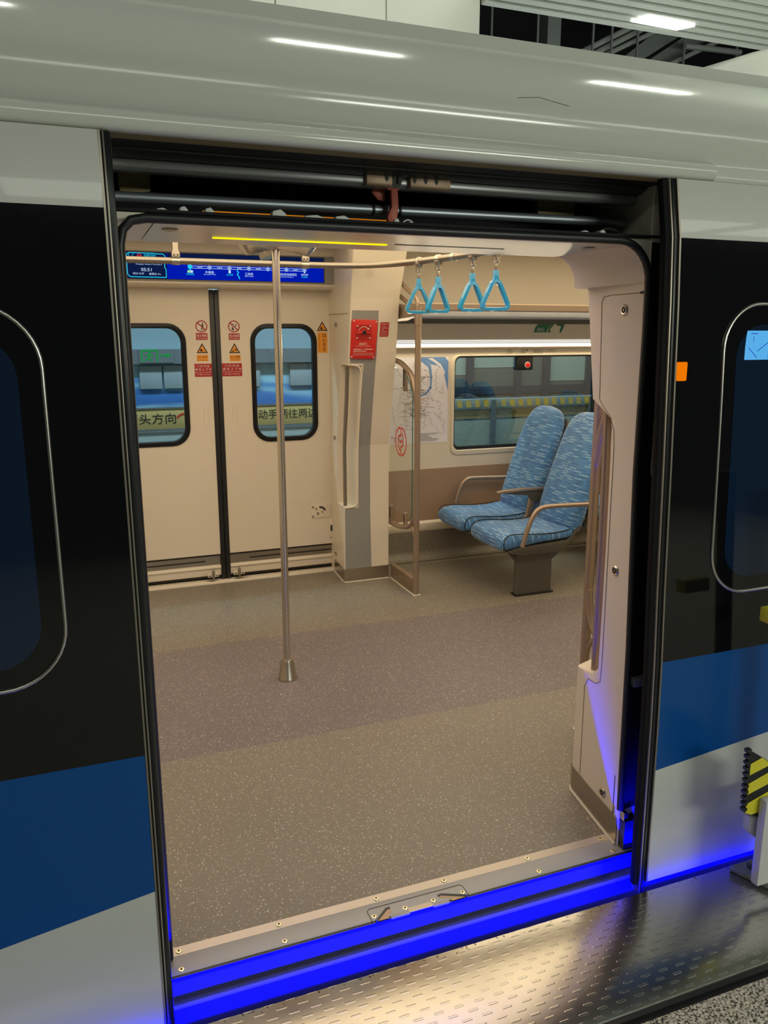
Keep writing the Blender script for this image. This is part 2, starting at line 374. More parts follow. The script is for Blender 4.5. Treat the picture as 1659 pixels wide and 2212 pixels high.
class MB:
    def __init__(s): s.bm = bmesh.new(); s.mi = 0
    def face(s, vs, mi=None):
        try:
            f = s.bm.faces.new(vs); f.material_index = s.mi if mi is None else mi; return f
        except ValueError: return None
    def box(s, x0, x1, y0, y1, z0, z1):
        v = [s.bm.verts.new(p) for p in ((x0,y0,z0),(x1,y0,z0),(x1,y1,z0),(x0,y1,z0),(x0,y0,z1),(x1,y0,z1),(x1,y1,z1),(x0,y1,z1))]
        for q in ((0,3,2,1),(4,5,6,7),(0,1,5,4),(1,2,6,5),(2,3,7,6),(3,0,4,7)): s.face([v[i] for i in q])
        return s
    def loft(s, secs, cap=True, closed=True):
        rows = [[s.bm.verts.new(p) for p in r] for r in secs]
        n = len(rows[0])
        for a, b in zip(rows[:-1], rows[1:]):
            for i in range(n if closed else n - 1):
                j = (i + 1) % n; s.face([a[i], a[j], b[j], b[i]])
        if cap:
            s.face(list(reversed(rows[0]))); s.face(rows[-1])
        return s
    def prism(s, pts, axis, a0, a1):
        f = {'x': lambda u, v, a: (a, u, v), 'y': lambda u, v, a: (u, a, v), 'z': lambda u, v, a: (u, v, a)}[axis]
        return s.loft([[f(u, v, a0) for u, v in pts], [f(u, v, a1) for u, v in pts]])
    def tube(s, path, r, seg=12, closed=False, cap=True, sy=1.0):
        P = [Vector(p) for p in path]; n = len(P); secs = []
        up = Vector((0, 0, 1)); prev = None
        for i in range(n):
            a = P[(i - 1) % n] if (closed or i > 0) else P[i]; b = P[(i + 1) % n] if (closed or i < n - 1) else P[i]
            t = (b - a).normalized()
            if prev is None:
                q = t.cross(up)
                if q.length < 1e-3: q = t.cross(Vector((0, 1, 0)))
                q.normalize()
            else:
                q = prev - t * prev.dot(t)
                if q.length < 1e-4: q = t.cross(up)
                q.normalize()
            prev = q; w = t.cross(q)
            rr = r[i] if isinstance(r, (list, tuple)) else r
            secs.append([P[i] + q * math.cos(2*PI*k/seg) * rr + w * math.sin(2*PI*k/seg) * rr * sy for k in range(seg)])
        if closed: secs.append(secs[0]); return s._closed(secs[:-1])
        return s.loft(secs, cap)
    def _closed(s, secs):
        rows = [[s.bm.verts.new(p) for p in r] for r in secs]; n = len(rows[0]); m = len(rows)
        for k in range(m):
            a, b = rows[k], rows[(k + 1) % m]
            for i in range(n): s.face([a[i], a[(i+1) % n], b[(i+1) % n], b[i]])
        return s
    def rod(s, p0, p1, r, seg=14): return s.tube([p0, p1], r, seg)
    def lathe(s, prof, c, axis='z', seg=24):
        f = {'z': lambda r, a, t: (c[0] + r*math.cos(t), c[1] + r*math.sin(t), c[2] + a),
             'y': lambda r, a, t: (c[0] + r*math.cos(t), c[1] + a, c[2] + r*math.sin(t)),
             'x': lambda r, a, t: (c[0] + a, c[1] + r*math.cos(t), c[2] + r*math.sin(t))}[axis]
        return s.loft([[f(max(r, 1e-5), a, 2*PI*k/seg) for k in range(seg)] for r, a in prof])
    def build(s, name, mats, parent=None, smooth=False, bevel=0.0, bseg=2):
        bmesh.ops.remove_doubles(s.bm, verts=s.bm.verts, dist=1e-6)
        bmesh.ops.recalc_face_normals(s.bm, faces=s.bm.faces)
        if bevel > 0:
            es = [e for e in s.bm.edges if len(e.link_faces) == 2 and e.calc_face_angle(0) > 0.6]
            bmesh.ops.bevel(s.bm, geom=es, offset=bevel, segments=bseg, affect='EDGES', profile=0.5, clamp_overlap=True)
        me = bpy.data.meshes.new(name); s.bm.to_mesh(me); s.bm.free()
        return link_mesh(me, name, mats, parent, smooth or bevel > 0)

def rrect(x0, x1, z0, z1, r, seg=7):
    pts = []
    for cx, cz, a in ((x1 - r, z0 + r, -90), (x1 - r, z1 - r, 0), (x0 + r, z1 - r, 90), (x0 + r, z0 + r, 180)):
        for k in range(seg + 1):
            t = math.radians(a + 90 * k / seg); pts.append((cx + r * math.cos(t), cz + r * math.sin(t)))
    return pts

def smooth_path(pts, it=3):
    P = [Vector(p) for p in pts]
    for _ in range(it):
        Q = [P[0]]
        for a, b in zip(P[:-1], P[1:]): Q += [a * 0.75 + b * 0.25, a * 0.25 + b * 0.75]
        Q.append(P[-1]); P = Q
    return P

def plate(name, outer, holes, axis, pos, thick, m, parent=None, bevel=0.0, smooth=True):
    """flat sheet with holes; (u,v) outlines, thickness centred on pos"""
    cu = bpy.data.curves.new('c', 'CURVE'); cu.dimensions = '2D'; cu.fill_mode = 'BOTH'
    cu.extrude = max(thick / 2 - bevel, 0.0001); cu.bevel_depth = bevel; cu.bevel_resolution = 2
    if bevel: cu.offset = -bevel
    for loop in [outer] + list(holes):
        sp = cu.splines.new('POLY'); sp.points.add(len(loop) - 1); sp.use_cyclic_u = True
        for p, (u, v) in zip(sp.points, loop): p.co = (u, v, 0, 1)
    ob = bpy.data.objects.new('c', cu); COL.objects.link(ob)
    dg = bpy.context.evaluated_depsgraph_get(); me = bpy.data.meshes.new_from_object(ob.evaluated_get(dg))
    bpy.data.objects.remove(ob); bpy.data.curves.remove(cu)
    for v in me.vertices:
        u, w, t = v.co
        v.co = {'y': (u, pos - t, w), 'x': (pos + t, u, w), 'z': (u, w, pos + t)}[axis]
    bm = bmesh.new(); bm.from_mesh(me); bmesh.ops.remove_doubles(bm, verts=bm.verts, dist=1e-6)
    bmesh.ops.recalc_face_normals(bm, faces=bm.faces); bm.to_mesh(me); bm.free()
    me.name = name
    return link_mesh(me, name, m, parent, smooth)

FONTC = {}
def text(parent, body, cx, cz, w, h, y, m, name='lettering', yf=None, rot=0.0):
    """lettering fitted to a w x h box on a surface facing the platform (-Y)"""
    cu = bpy.data.curves.new('t', 'FONT'); cu.body = body; cu.align_x = 'LEFT'; cu.resolution_u = 2
    ob = bpy.data.objects.new('t', cu); COL.objects.link(ob)
    dg = bpy.context.evaluated_depsgraph_get(); me = bpy.data.meshes.new_from_object(ob.evaluated_get(dg))
    bpy.data.objects.remove(ob); bpy.data.curves.remove(cu)
    if not me.vertices: return None
    xs = [v.co.x for v in me.vertices]; ys = [v.co.y for v in me.vertices]
    x0, x1, y0, y1 = min(xs), max(xs), min(ys), max(ys)
    ca, sa = math.cos(rot), math.sin(rot)
    for v in me.vertices:
        u = (v.co.x - (x0 + x1) / 2) / (x1 - x0) * w; q = (v.co.y - (y0 + y1) / 2) / (y1 - y0) * h
        u, q = u * ca - q * sa, u * sa + q * ca
        X, Z = cx + u, cz + q
        v.co = (X, (yf(Z) if yf else 0) + y, Z)
    me.name = name
    return link_mesh(me, name, m, parent, False)

def flat(name, polys, y, m, parent, yf=None):
    """thin printed shapes lying on a surface that faces -Y"""
    b = MB()
    for p in polys:
        b.face([b.bm.verts.new((u, (yf(v) if yf else 0) + y, v)) for u, v in p])
    me = bpy.data.meshes.new(name); b.bm.to_mesh(me); b.bm.free()
    return link_mesh(me, name, m, parent, False)

def line_poly(p, q, w):
    d = Vector((q[0]-p[0], q[1]-p[1])); L = max(d.length, 1e-6); n = Vector((-d.y, d.x)) / L * w / 2
    return [(p[0]+n.x, p[1]+n.y), (p[0]-n.x, p[1]-n.y), (q[0]-n.x, q[1]-n.y), (q[0]+n.x, q[1]+n.y)]
def ring_polys(cx, cz, ro, ri, n=28, sx=1.0, a0=0, a1=360):
    out = []
    for k in range(n):
        t0, t1 = math.radians(a0 + (a1-a0)*k/n), math.radians(a0 + (a1-a0)*(k+1)/n)
        out.append([(cx+ro*math.cos(t0)*sx, cz+ro*math.sin(t0)), (cx+ro*math.cos(t1)*sx, cz+ro*math.sin(t1)), (cx+ri*math.cos(t1)*sx, cz+ri*math.sin(t1)), (cx+ri*math.cos(t0)*sx, cz+ri*math.sin(t0))])
    return out
def disc(cx, cz, r, n=20, sx=1.0): return [(cx + r*sx*math.cos(2*PI*k/n), cz + r*math.sin(2*PI*k/n)) for k in range(n)]
def rect(x0, x1, z0, z1): return [(x0, z0), (x1, z0), (x1, z1), (x0, z1)]

def hermite(x, xs, ys):
    if x <= xs[0]: return ys[0]
    if x >= xs[-1]: return ys[-1]
    n = len(xs); m = [(ys[min(i+1, n-1)] - ys[max(i-1, 0)]) / (xs[min(i+1, n-1)] - xs[max(i-1, 0)]) for i in range(n)]
    for i in range(n - 1):
        if x <= xs[i+1]:
            h = xs[i+1] - xs[i]; t = (x - xs[i]) / h
            return (2*t**3 - 3*t*t + 1)*ys[i] + (t**3 - 2*t*t + t)*h*m[i] + (3*t*t - 2*t**3)*ys[i+1] + (t**3 - t*t)*h*m[i+1]
def interp(x, xs, ys):
    if x <= xs[0]: return ys[0]
    for a, b, c, d in zip(xs[:-1], xs[1:], ys[:-1], ys[1:]):
        if x <= b: return c + (d - c) * (x - a) / (b - a)
    return ys[-1]

def copy_tree(o, parent=None):
    c = o.copy(); COL.objects.link(c)
    if parent is not None:
        c.parent = parent
    for ch in list(o.children): copy_tree(ch, c)
    return c

# ------------------------------------------------------------------ setting: saloon shell
ZC = 2.15
def struct(o, label, cat): return tag(o, label, cat, kind='structure')

fl = MB().box(-1.6, 6.6, 1.885, 5.03, -0.05, 0.0).build('floor', 'floor')
struct(fl, 'grey flecked vinyl train floor with a violet grey band down the middle', 'floor')
ce = MB().box(-1.6, 6.6, 1.9, 5.3, ZC, ZC + 0.04).build('ceiling', 'cream_wall')
struct(ce, 'cream train ceiling above the vestibule and seats', 'ceiling')

wf = empty('wall_back', (3.2, 5.1, 0), 'cream window wall beside the blue seats with a tan lower panel', 'wall', kind='structure')
WX0, WX1, WZ0, WZ1 = 2.505, 3.70, 0.775, 1.437
plate('upper_panel', [(1.80, 0.65), (6.6, 0.65), (6.6, ZC), (1.80, ZC)], [rrect(WX0, WX1, WZ0, WZ1, 0.045), rrect(4.25, 5.45, WZ0, WZ1, 0.045)], 'y', 5.135, 0.03, 'cream_wall', wf)
MB().box(1.80, 6.6, 5.115, 5.15, 0.275, 0.652).build('lower_panel', 'brown', wf)
MB().prism([(5.15, 0.195), (5.108, 0.20), (5.095, 0.225), (5.095, 0.262), (5.115, 0.278), (5.15, 0.278)], 'x', 1.80, 6.6).build('cable_duct', 'cream', wf, bevel=0.003)
pts = [(5.02, 0.0)] + [(5.03 + 0.075*math.sin(t), 0.075 - 0.075*math.cos(t)) for t in [PI/2*k/6 for k in range(7)]] + [(5.105, 0.20), (5.15, 0.20), (5.15, -0.03), (5.02, -0.03)]
MB().prism(pts, 'x', 1.80, 6.6).build('vinyl_upstand', 'floor', wf, smooth=True)
MB().prism([(5.12, 1.553), (5.12, 1.66), (5.085, 1.66), (5.095, 1.60), (5.10, 1.553)], 'x', 1.80, 6.6).build('cove_panel', 'cream', wf)

w1 = empty('window_1', (3.1, 5.14, WZ0), 'dark tinted train window behind the front pair of blue seats', 'window', kind='structure')
plate('gasket', rrect(WX0, WX1, WZ0, WZ1, 0.045), [rrect(WX0+0.012, WX1-0.012, WZ0+0.022, WZ1-0.010, 0.04)], 'y', 5.140, 0.03, 'rubber', w1)
plate('pane', rrect(WX0+0.005, WX1-0.005, WZ0+0.005, WZ1-0.005, 0.045), [], 'y', 5.150, 0.004, 'car_glass', w1)
w1f = plate('sill_frame', rrect(WX0-0.022, WX1+0.022, WZ0-0.035, WZ1+0.012, 0.06), [rrect(WX0, WX1, WZ0, WZ1, 0.045)], 'y', 5.116, 0.016, 'cream', w1, bevel=0.004)
w2 = empty('window_2', (4.85, 5.14, WZ0), 'second tinted train window further along the wall', 'window', kind='structure')
plate('pane', rrect(4.255, 5.445, WZ0+0.005, WZ1-0.005, 0.045), [], 'y', 5.150, 0.004, 'car_glass', w2)

wn = empty('wall_near', (4.0, 1.9, 0), 'near side wall of the train hidden behind the open door leaf', 'wall', kind='structure')
MB().box(1.62, 6.6, 1.86, 1.90, 0, ZC).build('upper_panel', 'cream_wall', wn)
MB().box(-1.6, 0.02, 1.86, 1.90, 0, ZC).build('upper_panel', 'cream_wall', wn)
wl = MB().box(-1.64, -1.6, 1.86, 5.3, 0, ZC).build('wall_left', 'cream_wall'); struct(wl, 'cream end wall at the left end of the train interior', 'wall')
wr = MB().box(6.6, 6.64, 1.86, 5.3, 0, ZC).build('wall_right', 'cream_wall'); struct(wr, 'cream end wall at the right end of the train interior', 'wall')
wfl = MB().box(-1.6, 0.05, 5.10, 5.14, 0, ZC).build('wall_back_left', 'cream_wall'); struct(wfl, 'cream wall left of the closed doors', 'wall')

# ------------------------------------------------------------------ closed doors on the far side
def sticker(parent, name, x0, x1, z0, z1, m, y, lines, ink='white_ink'):
    s = flat(name, [rect(x0, x1, z0, z1)], y, m, parent)
    for body, cz, h, fw in lines:
        text(s, body, (x0+x1)/2, cz, (x1-x0)*fw, h, y - 0.0006, ink)
    return s

DY = 5.08
def far_leaf(name, x0, x1, wx0, wx1, label, seal_x0, seal_x1):
    d = empty(name, ((x0+x1)/2, DY, 0.04), label, 'door', kind='structure')
    d['group'] = 'closed far doors'
    del d['group']
    plate('panel', [(x0, 0.185), (x1, 0.185), (x1, 1.87), (x0, 1.87)], [rrect(wx0, wx1, 0.908, 1.655, 0.11)], 'y', DY+0.02, 0.04, 'cream', d)
    plate('window_frame', rrect(wx0, wx1, 0.908, 1.655, 0.11), [rrect(wx0+0.030, wx1-0.030, 0.938, 1.625, 0.085)], 'y', DY+0.012, 0.04, 'rubber_gloss', d, bevel=0.004)
    plate('pane', rrect(wx0+0.02, wx1-0.02, 0.928, 1.635, 0.09), [], 'y', DY+0.022, 0.004, 'door_glass', d)
    MB().box(x0, x1, DY+0.004, DY+0.03, 0.172, 0.186).build('edge_strip', 'screw_dark', d)
    g = MB().box(x0, x1, DY+0.014, DY+0.03, 0.112, 0.172).build('guide_slot', 'steel', d)
    xa, xb = (x0, x1-0.10) if x1 < 0.85 else (x0+0.13, x1)
    MB().box(xa, xb, DY+0.008, DY+0.016, 0.136, 0.143).build('track_line', 'screw_dark', g)
    MB().prism([(DY+0.03, 0.112), (DY-0.004, 0.108), (DY-0.008, 0.092), (DY+0.004, 0.086), (DY+0.002, 0.080), (DY+0.006, 0.040), (DY+0.03, 0.036)], 'x', x0, x1).build('bottom_rail', 'cream', d, bevel=0.002)
    MB().box(x0, x1, DY+0.012, DY+0.03, 0.026, 0.036).build('bottom_gap', 'screw_dark', d)
    MB().box(seal_x0, seal_x1, DY-0.006, DY+0.03, 0.012, 1.855).build('edge_seal', 'rubber', d, bevel=0.006)
    return d
dL = far_leaf('door_3', -0.55, 0.812, 0.228, 0.662, 'left leaf of the closed far doors, partly hidden behind the open doorway edge', 0.812, 0.842)
dR = far_leaf('door_4', 0.874, 1.578, 1.058, 1.492, 'right leaf of the closed far doors, behind the floor-to-ceiling steel pole', 0.844, 0.874)

def handle_recess(d, xc):
    h = plate('pull_recess', rrect(xc-0.013, xc+0.013, 1.035, 1.144, 0.006, 4), [rrect(xc-0.010, xc+0.010, 1.039, 1.141, 0.005, 4)], 'y', DY-0.001, 0.003, 'cream', d)
    flat('recess_face', [rrect(xc-0.010, xc+0.010, 1.039, 1.141, 0.005, 4)], DY-0.0006, 'cream', h)  # plain cream sheet closing the recess, same colour as the door
handle_recess(dL, 0.763); handle_recess(dR, 0.945)

SY = DY - 0.0008
def no_sign(d, xc, zc, kind):
    s = flat('prohibition_sticker', [disc(xc, zc, 0.036, 28)], SY, 'sticker', d)
    if kind == 'lean':
        ps = [disc(xc+0.006, zc+0.017, 0.0045, 10), rect(xc+0.001, xc+0.010, zc-0.004, zc+0.012), line_poly((xc+0.003, zc-0.003), (xc-0.003, zc-0.024), 0.004), line_poly((xc+0.008, zc-0.003), (xc+0.006, zc-0.024), 0.004), line_poly((xc+0.013, zc+0.012), (xc+0.013, zc-0.020), 0.0015)]
    else:
        ps = [line_poly((xc-0.012, zc-0.010), (xc-0.002, zc-0.022), 0.010), line_poly((xc+0.006, zc-0.004), (xc+0.016, zc+0.014), 0.005), line_poly((xc-0.018, zc+0.004), (xc-0.006, zc+0.016), 0.003), line_poly((xc-0.006, zc+0.016), (xc+0.004, zc+0.010), 0.003), line_poly((xc-0.012, zc-0.002), (xc-0.006, zc-0.010), 0.006)]
    flat('pictogram', ps, SY-0.0004, 'black_ink', s)
    flat('red_ring', ring_polys(xc, zc, 0.036, 0.0295, 32) + [line_poly((xc-0.024, zc+0.023), (xc+0.024, zc-0.023), 0.0065)], SY-0.0008, 'darkred', s)
def tri_sign(d, xc, z0, z1, hw, kind):
    zc = z0 + (z1-z0)/3; s = flat('warning_triangle', [[(xc-hw, z0), (xc+hw, z0), (xc, z1)]], SY, 'black_ink', d)
    k = 0.70
    flat('orange_field', [[(xc-hw*k, zc+(z0-zc)*k), (xc+hw*k, zc+(z0-zc)*k), (xc, zc+(z1-zc)*k)]], SY-0.0004, 'orange', s)
    u = hw/0.034
    if kind == 'hand': ps = [disc(xc-0.006*u, zc-0.004*u, 0.007*u, 12), rect(xc-0.010*u, xc-0.004*u, zc-0.002*u, zc+0.006*u)] + ring_polys(xc+0.005*u, zc-0.005*u, 0.0075*u, 0.006*u, 14, 1.1)
    else: ps = [rect(xc-0.016*u, xc-0.004*u, zc-0.012*u, zc-0.005*u), rect(xc+0.003*u, xc+0.014*u, zc-0.006*u, zc+0.003*u), line_poly((xc-0.003*u, zc+0.008*u), (xc-0.002*u, zc-0.003*u), 0.003*u), line_poly((xc+0.004*u, zc+0.012*u), (xc+0.002*u, zc+0.002*u), 0.002*u)]
    flat('pictogram', ps, SY-0.0008, 'black_ink', s)
no_sign(dL, 0.760, 1.601+0.036, 'lean'); no_sign(dR, 0.959, 1.601+0.036, 'smoke')
sticker(dL, 'red_caption', 0.724, 0.794, 1.556, 1.597, 'darkred', SY, [('禁止倚靠', 1.582, 0.016, 0.86), ('No leaning', 1.565, 0.010, 0.74)])
sticker(dR, 'red_caption', 0.925, 0.993, 1.556, 1.595, 'darkred', SY, [('禁止吸烟', 1.581, 0.016, 0.86), ('No smoking', 1.565, 0.010, 0.80)])
tri_sign(dL, 0.758, 1.476, 1.537, 0.035, 'hand'); tri_sign(dR, 0.958, 1.474, 1.536, 0.035, 'gap')
sticker(dL, 'orange_caption', 0.723, 0.792, 1.427, 1.466, 'orange', SY, [('当心夹手', 1.452, 0.016, 0.88), ('Beware of pinching', 1.434, 0.006, 0.90)], 'black_ink')
sticker(dR, 'orange_caption', 0.925, 0.994, 1.425, 1.464, 'orange', SY, [('当心缝隙', 1.451, 0.016, 0.88), ('Warning gap', 1.434, 0.008, 0.84)], 'black_ink')
for d, xa, xb in ((dL, 0.706, 0.8115), (dR, 0.8745, 1.000)):
    sticker(d, 'red_notice', xa, xb, 1.332, 1.412, 'darkred', SY, [('门 灯 闪 烁', 1.397, 0.0145, 0.72), ('请 勿 上 下 车', 1.377, 0.0145, 0.94), ("Don't get on or off when", 1.359, 0.0085, 0.94), ('the light is flashing', 1.3455, 0.0085, 0.74)])
tri_sign(dR, 1.5315, 1.610, 1.671, 0.037, 'hand')
vs = flat('orange_caption', [rect(1.498, 1.564, 1.472, 1.601)], SY, 'orange', dR)
for k, ch in enumerate('当心夹手'): text(vs, ch, 1.543, 1.584 - k*0.0305, 0.026, 0.026, SY-0.0005, 'black_ink')
text(vs, 'Beware of pinching', 1.511, 1.537, 0.105, 0.008, SY-0.0005, 'black_ink', rot=-PI/2)
# lock plate and guide brackets
lp = plate('lock_plate', rrect(1.430, 1.572, 0.372, 0.464, 0.008, 4), [], 'y', DY-0.002, 0.004, 'cream', dR, bevel=0.001)
flat('key_slot', ring_polys(1.495, 0.408, 0.044, 0.030, 10, 1.0, 20, 100), DY-0.0046, 'map_grey', lp)
for x, z, r in ((1.443, 0.45, 0.007), (1.443, 0.385, 0.007), (1.478, 0.403, 0.009), (1.466, 0.436, 0.006), (1.510, 0.412, 0.006)):
    MB().lathe([(r, 0), (r, -0.004), (r*0.5, -0.005)], (x, DY-0.004, z), 'y', 12).build('screw', 'steel', lp, smooth=True)
hg = MB().box(1.556, 1.580, DY-0.010, DY, 0.23, 0.35).build('latch_guard', 'cream', dR, bevel=0.003)
MB().box(1.564, 1.580, DY-0.013, DY-0.009, 0.275, 0.315).build('latch_slot', 'black', hg)
def guide(d, xc):
    g = MB().box(xc-0.036, xc+0.036, DY-0.016, DY-0.004, 0.034, 0.062).build('guide_bracket', 'cream', d, bevel=0.002)
    for dx in (-0.024, 0.024): MB().lathe([(0.008, 0), (0.008, -0.006), (0.004, -0.008)], (xc+dx, DY-0.016, 0.046), 'y', 12).build('bolt', 'steel', g, smooth=True)
    MB().lathe([(0.009, 0), (0.010, 0.028), (0.008, 0.040), (0.005, 0.048), (0.0, 0.050)], (xc, DY-0.020, 0.040), 'z', 14).build('acorn_nut', 'steel', g, smooth=True)
    MB().rod((xc, DY-0.020, 0.006), (xc, DY-0.020, 0.040), 0.007).build('guide_pin', 'steel', g, smooth=True)
guide(dL, 0.757); guide(dR, 0.927)

fs = empty('far_door_sill', (0.85, 5.06, 0), 'cream grooved sill under the closed far doors', 'door sill')
MB().box(-0.6, 1.575, 5.045, 5.12, -0.02, 0.012).build('sill_plate', 'cream', fs, bevel=0.002)
MB().box(-0.6, 1.60, 5.028, 5.046, -0.02, 0.004).build('sill_edge', 'caulk', fs, bevel=0.001)
MB().box(-0.6, 1.60, 5.12, 5.16, -0.02, 0.30).build('back_board', 'black', fs)
for xa, xb, dy in ((0.70, 0.79, 0), (0.885, 1.00, 0)):
    MB().prism([(xa, 5.064), (xb, 5.064), (xb-0.03, 5.050), (xa+0.03, 5.050)] if xa < 0.8 else [(xa, 5.064), (xb, 5.064), (xb-0.06, 5.050), (xa+0.02, 5.050)], 'z', 0.0115, 0.0128).build('guide_notch', 'black', fs)

# header cabinet above the far doors with the passenger display
hd = empty('display_cabinet', (0.9, 5.0, 1.86), 'cream cabinet over the closed doors holding the long blue display', 'cabinet')
HY = 4.95
prof = [(5.16, 1.862), (4.985, 1.862), (4.962, 1.868), (HY, 1.882), (HY, 2.085), (4.97, ZC), (5.16, ZC)]
MB().prism(prof, 'x', -0.6, 1.640).build('cabinet_body', 'cream', hd, smooth=35)
MB().box(1.6395, 1.6425, HY-0.001, 5.16, 1.868, ZC).build('panel_gap', 'cream_dark', hd)
plate('bezel', rrect(-0.2, 1.603, 1.893, 2.058, 0.022, 5), [], 'y', HY-0.003, 0.008, 'grey_strip', hd, bevel=0.002)
MB().box(-0.6, 1.60, HY+0.03, 5.14, 2.08, 2.086).build('panel_seam', 'cream_dark', hd)

ds = empty('passenger_display', (0.91, HY-0.006, 1.905), 'long glowing blue route display showing the time and station line', 'display screen')
sy = HY - 0.0085
MB().box(0.322, 1.510, HY-0.008, HY-0.002, 1.900, 2.052).build('screen_housing', 'black', ds)
flat('screen', [rect(0.327, 1.504, 1.904, 2.048)], sy, 'scr_blue', ds)
flat('banner', [[(0.565, 2.000), (1.504, 2.000), (1.504, 2.048), (0.565, 2.048)]], sy-0.0004, 'scr_dark', ds)
flat('info_panel', [rect(0.327, 0.560, 1.904, 2.048)], sy-0.0004, 'scr_dark', ds)
bx0, bx1, bz0, bz1 = 0.338, 0.553, 1.912, 2.044
oc = [(bx0+0.014, bz0), (bx1, bz0), (bx1, bz0+0.045), (bx1-0.006, bz0+0.055), (bx1-0.006, bz1-0.03), (bx1, bz1-0.018), (bx1-0.012, bz1-0.003), (bx1-0.05, bz1-0.003), (bx1-0.06, bz1), (bx0+0.012, bz1), (bx0, bz1-0.012), (bx0, bz0+0.014)]
flat('info_outline', [line_poly(oc[i], oc[(i+1) % len(oc)], 0.0042) for i in range(len(oc))] + [line_poly((bx0, bz1-0.032), (bx0+0.022, bz1-0.032), 0.002), line_poly((bx0+0.022, bz1-0.032), (bx0+0.042, bz1), 0.002)], sy-0.0008, 'scr_cyan', ds)
text(ds, '3', 0.350, 2.033, 0.007, 0.012, sy-0.0008, 'scr_cyan')
flat('line_emblem', ring_polys(0.408, 2.028, 0.0125, 0.0095, 20) + [rect(0.400, 0.416, 2.026, 2.030)], sy-0.0008, 'scr_red', ds)
text(ds, '市域机场线', 0.466, 2.031, 0.066, 0.016, sy-0.0008, 'scr_cyan'); text(ds, 'Airport Link Line', 0.466, 2.016, 0.062, 0.008, sy-0.0008, 'scr_white')
text(ds, 'Hongqiao Airport Terminal 2', 0.459, 1.982, 0.145, 0.008, sy-0.0008, 'scr_white')
text(ds, '05:51', 0.443, 1.953, 0.058, 0.018, sy-0.0008, 'scr_white')
text(ds, '2024-12-07', 0.398, 1.931, 0.062, 0.010, sy-0.0008, 'scr_white'); text(ds, '星期五 Fri.', 0.490, 1.930, 0.066, 0.012, sy-0.0008, 'scr_white')
stx = [0.690, 0.803, 0.921, 1.037, 1.153, 1.268, 1.382]
SZ = 1.974
flat('route_line', [line_poly((a+0.012, SZ+dz), (b-0.012, SZ+dz), 0.0022) for a, b in zip(stx[:-1], stx[1:]) for dz in (0.006, -0.006)], sy-0.0008, 'scr_white', ds)
ch = []
for a, b in zip(stx[:-1], stx[1:]):
    for k in range(3):
        x = (a+b)/2 - 0.010 + k*0.010
        ch += [line_poly((x+0.004, SZ+0.005), (x-0.002, SZ), 0.0022), line_poly((x-0.002, SZ), (x+0.004, SZ-0.005), 0.0022)]
for k in range(0, len(ch), 6): flat('direction_chevron', ch[k:k+6], sy-0.0010, 'scr_white', ds)
for i, x in enumerate(stx):
    if i == 0: flat('station_pin', [disc(x, SZ+0.002, 0.0135, 20), [(x-0.009, SZ-0.006), (x, SZ-0.019), (x+0.009, SZ-0.006)]], sy-0.0012, 'scr_cyan', ds)
    else: flat('station_ring', ring_polys(x, SZ, 0.0115, 0.0085, 20) + [disc(x, SZ, 0.005, 12)] + ([[(x-0.008, SZ-0.009), (x, SZ-0.019), (x+0.008, SZ-0.009)]] if i in (2, 6) else []), sy-0.0012, 'scr_white', ds)
flat('transfer_badge', [rect(0.674, 0.690, 1.942, 1.956)], sy-0.0008, 'scr_green', ds); flat('transfer_badge', [rect(0.691, 0.706, 1.942, 1.956)], sy-0.0008, 'scr_white', ds); flat('transfer_badge', [rect(0.914, 0.928, 1.945, 1.958)], sy-0.0008, 'scr_white', ds)
text(ds, '虹桥枢纽', 0.690, 1.934, 0.044, 0.011, sy-0.0008, 'scr_cyan')
text(ds, '中春路', 0.803, 1.947, 0.050, 0.016, sy-0.0008, 'scr_white'); text(ds, 'Zhongchun Road', 0.803, 1.934, 0.070, 0.007, sy-0.0008, 'scr_white')
text(ds, '此站换乘', 0.921, 1.936, 0.040, 0.010, sy-0.0008, 'scr_cyan')
text(ds, '三林南', 1.037, 1.943, 0.048, 0.016, sy-0.0008, 'scr_white'); text(ds, 'Sanlin South', 1.037, 1.930, 0.052, 0.007, sy-0.0008, 'scr_white')
text(ds, '国际旅游度假区', 1.277, 1.946, 0.112, 0.015, sy-0.0008, 'scr_white'); text(ds, 'International Resort', 1.262, 1.932, 0.095, 0.007, sy-0.0008, 'scr_white')
text(ds, '浦东机场', 1.382, 1.947, 0.044, 0.013, sy-0.0008, 'scr_white'); text(ds, '此站换乘', 1.382, 1.933, 0.038, 0.009, sy-0.0008, 'scr_cyan')
riv = [(0.965, 1.962), (0.975, 1.950), (0.966, 1.940), (0.974, 1.928), (0.980, 1.912)]
flat('river_mark', [line_poly(a, b, 0.006) for a, b in zip(riv[:-1], riv[1:])], sy-0.0008, 'scr_cyan', ds)
flat('light_swirl', [line_poly((1.02, 2.015), (1.09, 2.021), 0.003), line_poly((1.09, 2.021), (1.13, 2.030), 0.002)], sy-0.0008, 'scr_cyan', ds)

